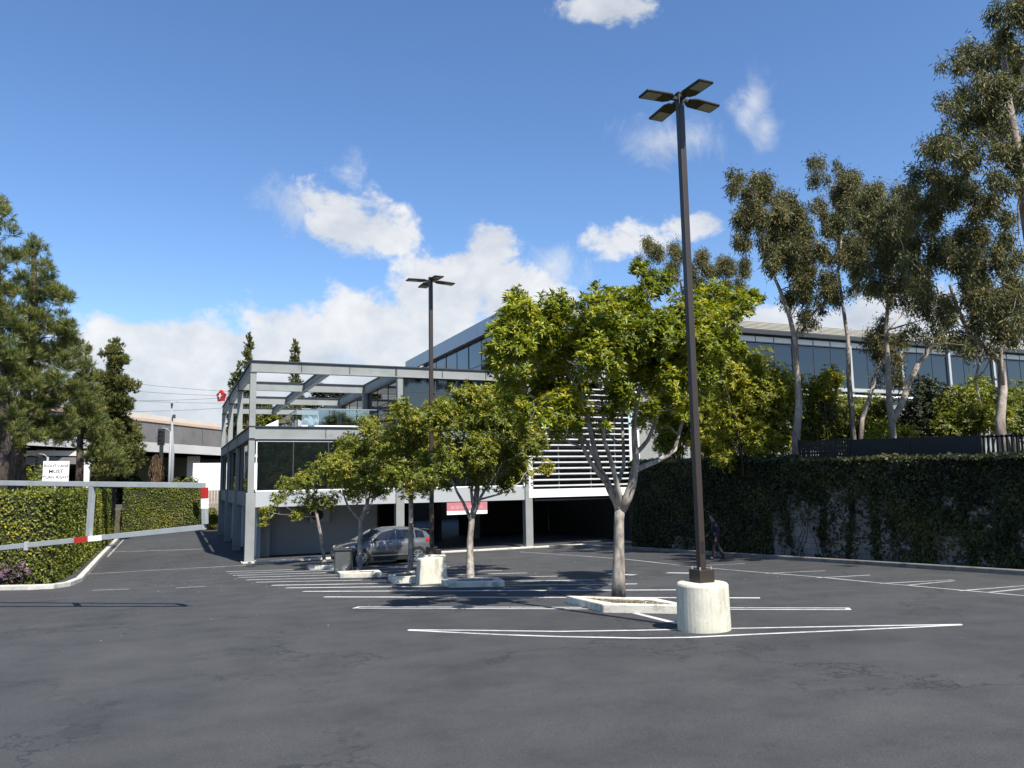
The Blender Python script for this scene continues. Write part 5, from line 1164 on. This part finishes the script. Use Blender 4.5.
for lab, base, trunk, cl, sd in (('slim dark conifer rising above the left corner of the roof frame', (248, 470), [(248, 430), (248, 390), (248, 345)], [(248.5, 339, 2.5, 5), (248, 348, 4, 6), (247, 358, 5, 7), (249, 368, 5, 7), (247, 380, 6, 8), (250, 392, 6, 8), (246, 405, 7, 8), (250, 418, 7, 8)], 91),
                                 ('slim dark conifer standing above the middle of the roof frame', (296, 470), [(296, 430), (296, 390), (295, 350)], [(295, 345, 2.2, 5), (295, 353, 3.5, 6), (296, 363, 4.5, 7), (294, 374, 5, 7), (297, 386, 6, 8), (295, 398, 6, 8), (297, 412, 7, 8)], 92),
                                 ('short conifer at the left end of the roof frame', (240, 470), [(240, 430), (240, 400), (240, 372)], [(240, 367, 2.2, 4), (239.5, 374, 3.5, 5), (240.5, 383, 4, 6), (239, 393, 5, 7), (241, 405, 5.5, 7)], 93),
                                 ('smallest conifer beside the red sign at the far end of the roof frame', (233, 470), [(233, 430), (233, 400), (233, 382)], [(233, 378, 2.0, 3.5), (232.5, 385, 3, 5), (233.5, 394, 4, 6), (232, 405, 5, 7)], 94)):
    cl = [(q[0], q[1], q[2]*.78, q[3]) for q in cl]
    pine(lab, base, 67 if sd in (91, 92) else 69, trunk, .2, cl, .7, M['conifer'], 26, sd, .24, .06, 'conifer_tree', 1, 'conifers', 14, spread=(10, 50))
for lab, cl, sd, mt in (('leafy tree behind the roof deck, left of centre in the open frame', [(285, 420, 8), (300, 412, 8), (270, 425, 8), (262, 408, 6)], 95, 'bush'), ('leafy tree behind the right part of the open roof frame', [(320, 395, 7), (335, 402, 8), (345, 412, 8), (312, 410, 7), (355, 400, 6)], 96, 'bush_dark'), ('leafy tree seen through the left end frame of the roof deck', [(235, 420, 6), (245, 425, 7), (255, 420, 6), (232, 432, 5)], 97, 'bush')):
    shrub('background_tree', lab, 'tree', cl, 73, M[mt], 16, .26, .12, 1.2, 'trees behind the building', sd, .3)

# ------------------------------------------------------------------ person walking along the wall
def skin_mesh(name, joints, edges, mat, parent, sub=2, root=0):
    me = bpy.data.meshes.new(name); me.from_pydata([j[0] for j in joints], edges, []); me.update(); me.materials.append(mat)
    o = bpy.data.objects.new(name, me); link(o, parent); ORG[o.name] = Vector((0, 0, 0))
    sk = o.modifiers.new('skin', 'SKIN'); sk.use_smooth_shade = True
    if not me.skin_vertices: me.attributes.get('x')
    for i, j in enumerate(joints):
        v = me.skin_vertices[0].data[i]; r = j[1]; v.radius = r if isinstance(r, tuple) else (r, r); v.use_root = (i == root)
    sb = o.modifiers.new('sub', 'SUBSURF'); sb.levels = sub; sb.render_levels = sub
    return o
def add_skin_layer(me):
    if not me.skin_vertices:
        bm_ = __import__('bmesh').new(); bm_.from_mesh(me); bm_.verts.layers.skin.verify(); bm_.to_mesh(me); bm_.free()
pf = on_ground(718, 559.5)
t = thing('person', 'person in dark navy clothes walking along the foot of the ivy wall', 'person', (pf.x, pf.y, gz(pf.y)), rad(150))
def fig(name, joints, edges, mat, parent, sub=2, root=0):
    me = bpy.data.meshes.new(name); me.from_pydata([j[0] for j in joints], edges, []); add_skin_layer(me); me.materials.append(mat)
    o = bpy.data.objects.new(name, me); link(o, parent)
    for i, j in enumerate(joints):
        v = me.skin_vertices[0].data[i]; r = j[1]; v.radius = r if isinstance(r, tuple) else (r, r); v.use_root = (i == root)
    sk = o.modifiers.new('skin', 'SKIN'); sk.use_smooth_shade = True
    sb = o.modifiers.new('sub', 'SUBSURF'); sb.levels = sub; sb.render_levels = sub; return o
# x forward, y left; mid-stride, slightly stooped
J = [((0, 0, .86), .13), ((.03, 0, 1.05), .125), ((.08, 0, 1.25), .145), ((.11, 0, 1.36), .075), ((.14, 0, 1.44), .055), ((.17, 0, 1.52), .085), ((.18, 0, 1.61), .085),          # 0-6 torso, neck, head
     ((.0, .09, .80), .09), ((.14, .10, .47), .062), ((.16, .10, .10), .045), ((.29, .11, .04), .035),                                                                                 # 7-10 left leg
     ((-.01, -.09, .80), .09), ((-.03, -.10, .46), .062), ((-.24, -.10, .14), .045), ((-.16, -.11, .04), .035),                                                                        # 11-14 right leg
     ((.09, .18, 1.30), .06), ((-.02, .23, 1.06), .045), ((.06, .24, .84), .034), ((.08, .24, .77), .034),                                                                              # 15-18 left arm
     ((.09, -.18, 1.30), .06), ((.12, -.23, 1.05), .045), ((.27, -.20, .90), .034), ((.32, -.19, .86), .034)]                                                                           # 19-22 right arm
Ed = [(0, 1), (1, 2), (2, 3), (3, 4), (4, 5), (5, 6), (0, 7), (7, 8), (8, 9), (9, 10), (0, 11), (11, 12), (12, 13), (13, 14), (2, 15), (15, 16), (16, 17), (17, 18), (2, 19), (19, 20), (20, 21), (21, 22)]
def hand(h, d, out):
    h = Vector(h); d = Vector(d).normalized(); out = Vector(out).normalized(); b = len(J)
    for k_, (o_, l_) in enumerate(((-.03, .075), (-.01, .085), (.01, .08), (.03, .065))):
        J.append((tuple(h+d*.03+out*o_), .011)); J.append((tuple(h+d*(.03+l_*.55)+out*o_), .010)); J.append((tuple(h+d*(.03+l_)+out*o_+Vector((.012, 0, 0))), .008))
    return b
for hi_, d_, o_ in ((18, (.1, 0, -1), (1, 0, 0)), (22, (.8, .1, -.55), (.3, 1, .1))):
    b = hand(J[hi_][0], d_, o_)
    for k_ in range(4): Ed += [(hi_, b+3*k_), (b+3*k_, b+3*k_+1), (b+3*k_+1, b+3*k_+2)]
    th = len(J); hv = Vector(J[hi_][0]); J.append((tuple(hv+Vector(o_).normalized()*-.045+Vector(d_).normalized()*.03), .011)); Ed.append((hi_, th))
fig('body', J, Ed, M['skin'], t)
fig('jacket', [((.0, 0, .90), .165), ((.03, 0, 1.06), .16), ((.08, 0, 1.26), .175), ((.115, 0, 1.37), .09), ((.09, .19, 1.30), .082), ((-.02, .235, 1.06), .066), ((.06, .24, .80), .05), ((.09, -.19, 1.30), .082), ((.12, -.235, 1.05), .066), ((.30, -.195, .875), .05)],
    [(0, 1), (1, 2), (2, 3), (2, 4), (4, 5), (5, 6), (2, 7), (7, 8), (8, 9)], M['navy'], t)
fig('trousers', [((0, 0, .90), .15), ((.0, .095, .79), .115), ((.14, .10, .47), .085), ((.165, .10, .05), .07), ((-.01, -.095, .79), .115), ((-.03, -.10, .46), .085), ((-.25, -.10, .09), .07)],
    [(0, 1), (1, 2), (2, 3), (0, 4), (4, 5), (5, 6)], M['dark_cloth'], t)
fig('hair', [((.12, 0, 1.50), .075), ((.125, 0, 1.58), .098), ((.16, 0, 1.65), .10)], [(0, 1), (1, 2)], M['hair'], t)
fig('shoe', [((.15, .10, .05), .05), ((.30, .11, .035), .04)], [(0, 1)], M['black'], t); fig('shoe', [((-.25, -.10, .10), .05), ((-.13, -.11, .03), .04)], [(0, 1)], M['black'], t)

# ------------------------------------------------------------------ trees across the lot behind the viewer (mirrored in the dark windows)
RNG = np.random.default_rng(101)
cl = [(np.array([RNG.uniform(-40, 75), RNG.uniform(-58, -44), RNG.uniform(1, 11)]), tuple(RNG.uniform(2.2, 4.2, 3))) for _ in range(120)]
o = rosettes('far_trees', cl, M['bush'], None, .8, 7, 1.3, .75); o['kind'] = 'stuff'; o['label'] = 'mass of dark trees across the lot'

# ------------------------------------------------------------------ sky, clouds, sun, camera
SUN_EL, SUN_AZ = rad(51), rad(169)            # azimuth clockwise from +Y: behind the viewer and to the right
w = bpy.data.worlds.new('World'); scn.world = w; w.use_nodes = True
nt = w.node_tree; nt.nodes.clear()
out = N(nt, 'ShaderNodeOutputWorld')
sky = N(nt, 'ShaderNodeTexSky', sky_type='NISHITA'); sky.sun_disc = False; sky.sun_elevation = SUN_EL; sky.sun_rotation = SUN_AZ
sky.air_density = 1.0; sky.dust_density = .25; sky.ozone_density = 3.0; sky.altitude = 50
def mth(op, a, b=None, c=None, clamp=False):
    n = N(nt, 'ShaderNodeMath', operation=op); n.use_clamp = clamp
    for i, v in enumerate((a, b, c)):
        if v is None: continue
        if isinstance(v, (int, float)): n.inputs[i].default_value = v
        else: nt.links.new(v, n.inputs[i])
    return n.outputs[0]
tc = N(nt, 'ShaderNodeTexCoord'); sep = N(nt, 'ShaderNodeSeparateXYZ'); nt.links.new(tc.outputs['Generated'], sep.inputs[0])
az = mth('ARCTAN2', sep.outputs[0], sep.outputs[1]); el = mth('ARCSINE', sep.outputs[2])
def wnoise(scale, detail, rough, off=(0, 0, 0), stretch=(1, 1, 1.6), dist=0):
    mp = N(nt, 'ShaderNodeMapping'); mp.inputs['Location'].default_value = off; mp.inputs['Scale'].default_value = stretch; nt.links.new(tc.outputs['Generated'], mp.inputs[0])
    n = N(nt, 'ShaderNodeTexNoise'); setin(n, Scale=scale, Detail=detail, Roughness=rough, Distortion=dist); nt.links.new(mp.outputs[0], n.inputs['Vector']); return n.outputs[0]
n1 = wnoise(11, 10, .60, (3, 1, 2), stretch=(1, 1, 1.25), dist=.18); n2 = wnoise(4.2, 5, .55, (7, 2, 5)); n3 = wnoise(30, 8, .62, (1, 5, 2), stretch=(1, 1, 1.2))
def blob(px, py, rx, ry, gain=1.0):
    d = ray(px, py).normalized(); a0 = math.atan2(d.x, d.y); e0 = math.asin(d.z)
    k = F_PX/_fw.dot(d)*1.0; ra = rx/F_PX*(_fw.dot(d))/math.cos(e0); re = ry/F_PX*(_fw.dot(d))
    u = mth('MULTIPLY', mth('SUBTRACT', az, a0), 1/ra); v = mth('MULTIPLY', mth('SUBTRACT', el, e0), 1/re)
    q = mth('SQRT', mth('ADD', mth('MULTIPLY', u, u), mth('MULTIPLY', v, v)))
    return mth('MULTIPLY', mth('SUBTRACT', 1.0 - max(0, 1-gain)*.75, q), max(gain, 1.0))
BL = [(120, 362, 95, 46), (210, 352, 90, 44), (300, 350, 100, 60), (365, 322, 70, 48), (440, 295, 70, 48), (488, 246, 36, 24), (468, 268, 40, 28), (500, 285, 46, 30), (520, 300, 60, 44), (250, 410, 300, 80, 1.4), (150, 360, 120, 44, 1.1), (420, 370, 160, 80),
      (345, 222, 70, 42, 1.0), (312, 203, 40, 24, .7), (390, 238, 44, 24, .75),  (620, 240, 62, 30, .8), (690, 226, 50, 20, .6), (610, 8, 75, 24, .8), 
      (780, 330, 110, 26, .9), (890, 320, 110, 40, .9), (1000, 350, 100, 40, .9), (60, 400, 160, 40), (1120, 350, 160, 50, .8), (-120, 380, 160, 50, .8)]
acc = None
for q in BL:
    bnode = blob(*q); acc = bnode if acc is None else mth('SMOOTH_MAX', acc, bnode, .12)
acc = mth('MAXIMUM', acc, -1.2)
f = mth('ADD', mth('MULTIPLY', mth('SUBTRACT', n1, .5), 3.5), mth('MULTIPLY', mth('SUBTRACT', n3, .5), 1.5))
dens = mth('ADD', mth('MULTIPLY', acc, 1.75), f)
mr = N(nt, 'ShaderNodeMapRange', interpolation_type='SMOOTHSTEP'); setin(mr, From_Min=0.0, From_Max=.72); nt.links.new(dens, mr.inputs['Value'])
WL = [(752, 104, 26, 44), (765, 126, 20, 28), (668, 142, 62, 32), (690, 138, 30, 20), (349, 172, 22, 22), (300, 205, 44, 30), (545, 268, 60, 24)]
acc2 = None
for q in WL:
    bnode = blob(*q); acc2 = bnode if acc2 is None else mth('SMOOTH_MAX', acc2, bnode, .15)
n4 = wnoise(17, 9, .66, (4, 9, 1), stretch=(1, 1, .7), dist=.9)
d2 = mth('ADD', mth('MULTIPLY', mth('MAXIMUM', acc2, -1.0), 1.3), mth('ADD', mth('MULTIPLY', mth('SUBTRACT', n4, .5), 3.2), mth('MULTIPLY', mth('SUBTRACT', n3, .5), .8)))
mr2 = N(nt, 'ShaderNodeMapRange', interpolation_type='SMOOTHSTEP'); setin(mr2, From_Min=.0, From_Max=1.9); nt.links.new(d2, mr2.inputs['Value'])
cd = mth('MULTIPLY', mth('MAXIMUM', mr.outputs[0], mth('MULTIPLY', mr2.outputs[0], .85)), .93)
shade = mth('ADD', mth('MULTIPLY', mth('SUBTRACT', n2, .5), 1.6), mth('ADD', mth('MULTIPLY', mth('SUBTRACT', n1, .5), 1.3), .55), clamp=True)
cc_ = ramp(nt, shade, [(0, (.46, .52, .62)), (.45, (.74, .78, .84)), (.8, (1.0, 1.0, 1.0))])
hs = N(nt, 'ShaderNodeHueSaturation'); setin(hs, Hue=.505, Saturation=1.14, Value=1.02); nt.links.new(sky.outputs[0], hs.inputs['Color'])
bg1 = N(nt, 'ShaderNodeBackground'); bg1.inputs[1].default_value = .11; nt.links.new(hs.outputs[0], bg1.inputs[0])
bg2 = N(nt, 'ShaderNodeBackground'); bg2.inputs[1].default_value = .56; nt.links.new(cc_.outputs[0], bg2.inputs[0])
mx = N(nt, 'ShaderNodeMixShader'); nt.links.new(cd, mx.inputs[0]); nt.links.new(bg1.outputs[0], mx.inputs[1]); nt.links.new(bg2.outputs[0], mx.inputs[2]); nt.links.new(mx.outputs[0], out.inputs[0])

sd = bpy.data.lights.new('sun', 'SUN'); sd.energy = 5.0; sd.angle = rad(.53); sd.color = (1.0, .955, .88)
so = bpy.data.objects.new('sun', sd); COL.objects.link(so); so.location = (20, -30, 60)
to_sun = Vector((math.sin(SUN_AZ)*math.cos(SUN_EL), math.cos(SUN_AZ)*math.cos(SUN_EL), math.sin(SUN_EL)))
so.rotation_euler = to_sun.to_track_quat('Z', 'Y').to_euler()

cam = bpy.data.cameras.new('camera'); cam.sensor_width = 36; cam.lens = F_PX/1024*36; cam.clip_end = 3000; cam.clip_start = .05
co = bpy.data.objects.new('camera', cam); COL.objects.link(co)
Rm = Matrix((_rt, _up, -_fw)).transposed().to_4x4(); Rm.translation = EYE; co.matrix_world = Rm
scn.camera = co
vs = scn.view_settings; vs.view_transform = 'Standard'; vs.look = 'None'; vs.exposure = .76; vs.gamma = 1; vs.use_curve_mapping = False
scn.cycles.max_bounces = 6; scn.cycles.diffuse_bounces = 3; scn.cycles.glossy_bounces = 3; scn.cycles.transparent_max_bounces = 8; scn.cycles.sample_clamp_indirect = 6
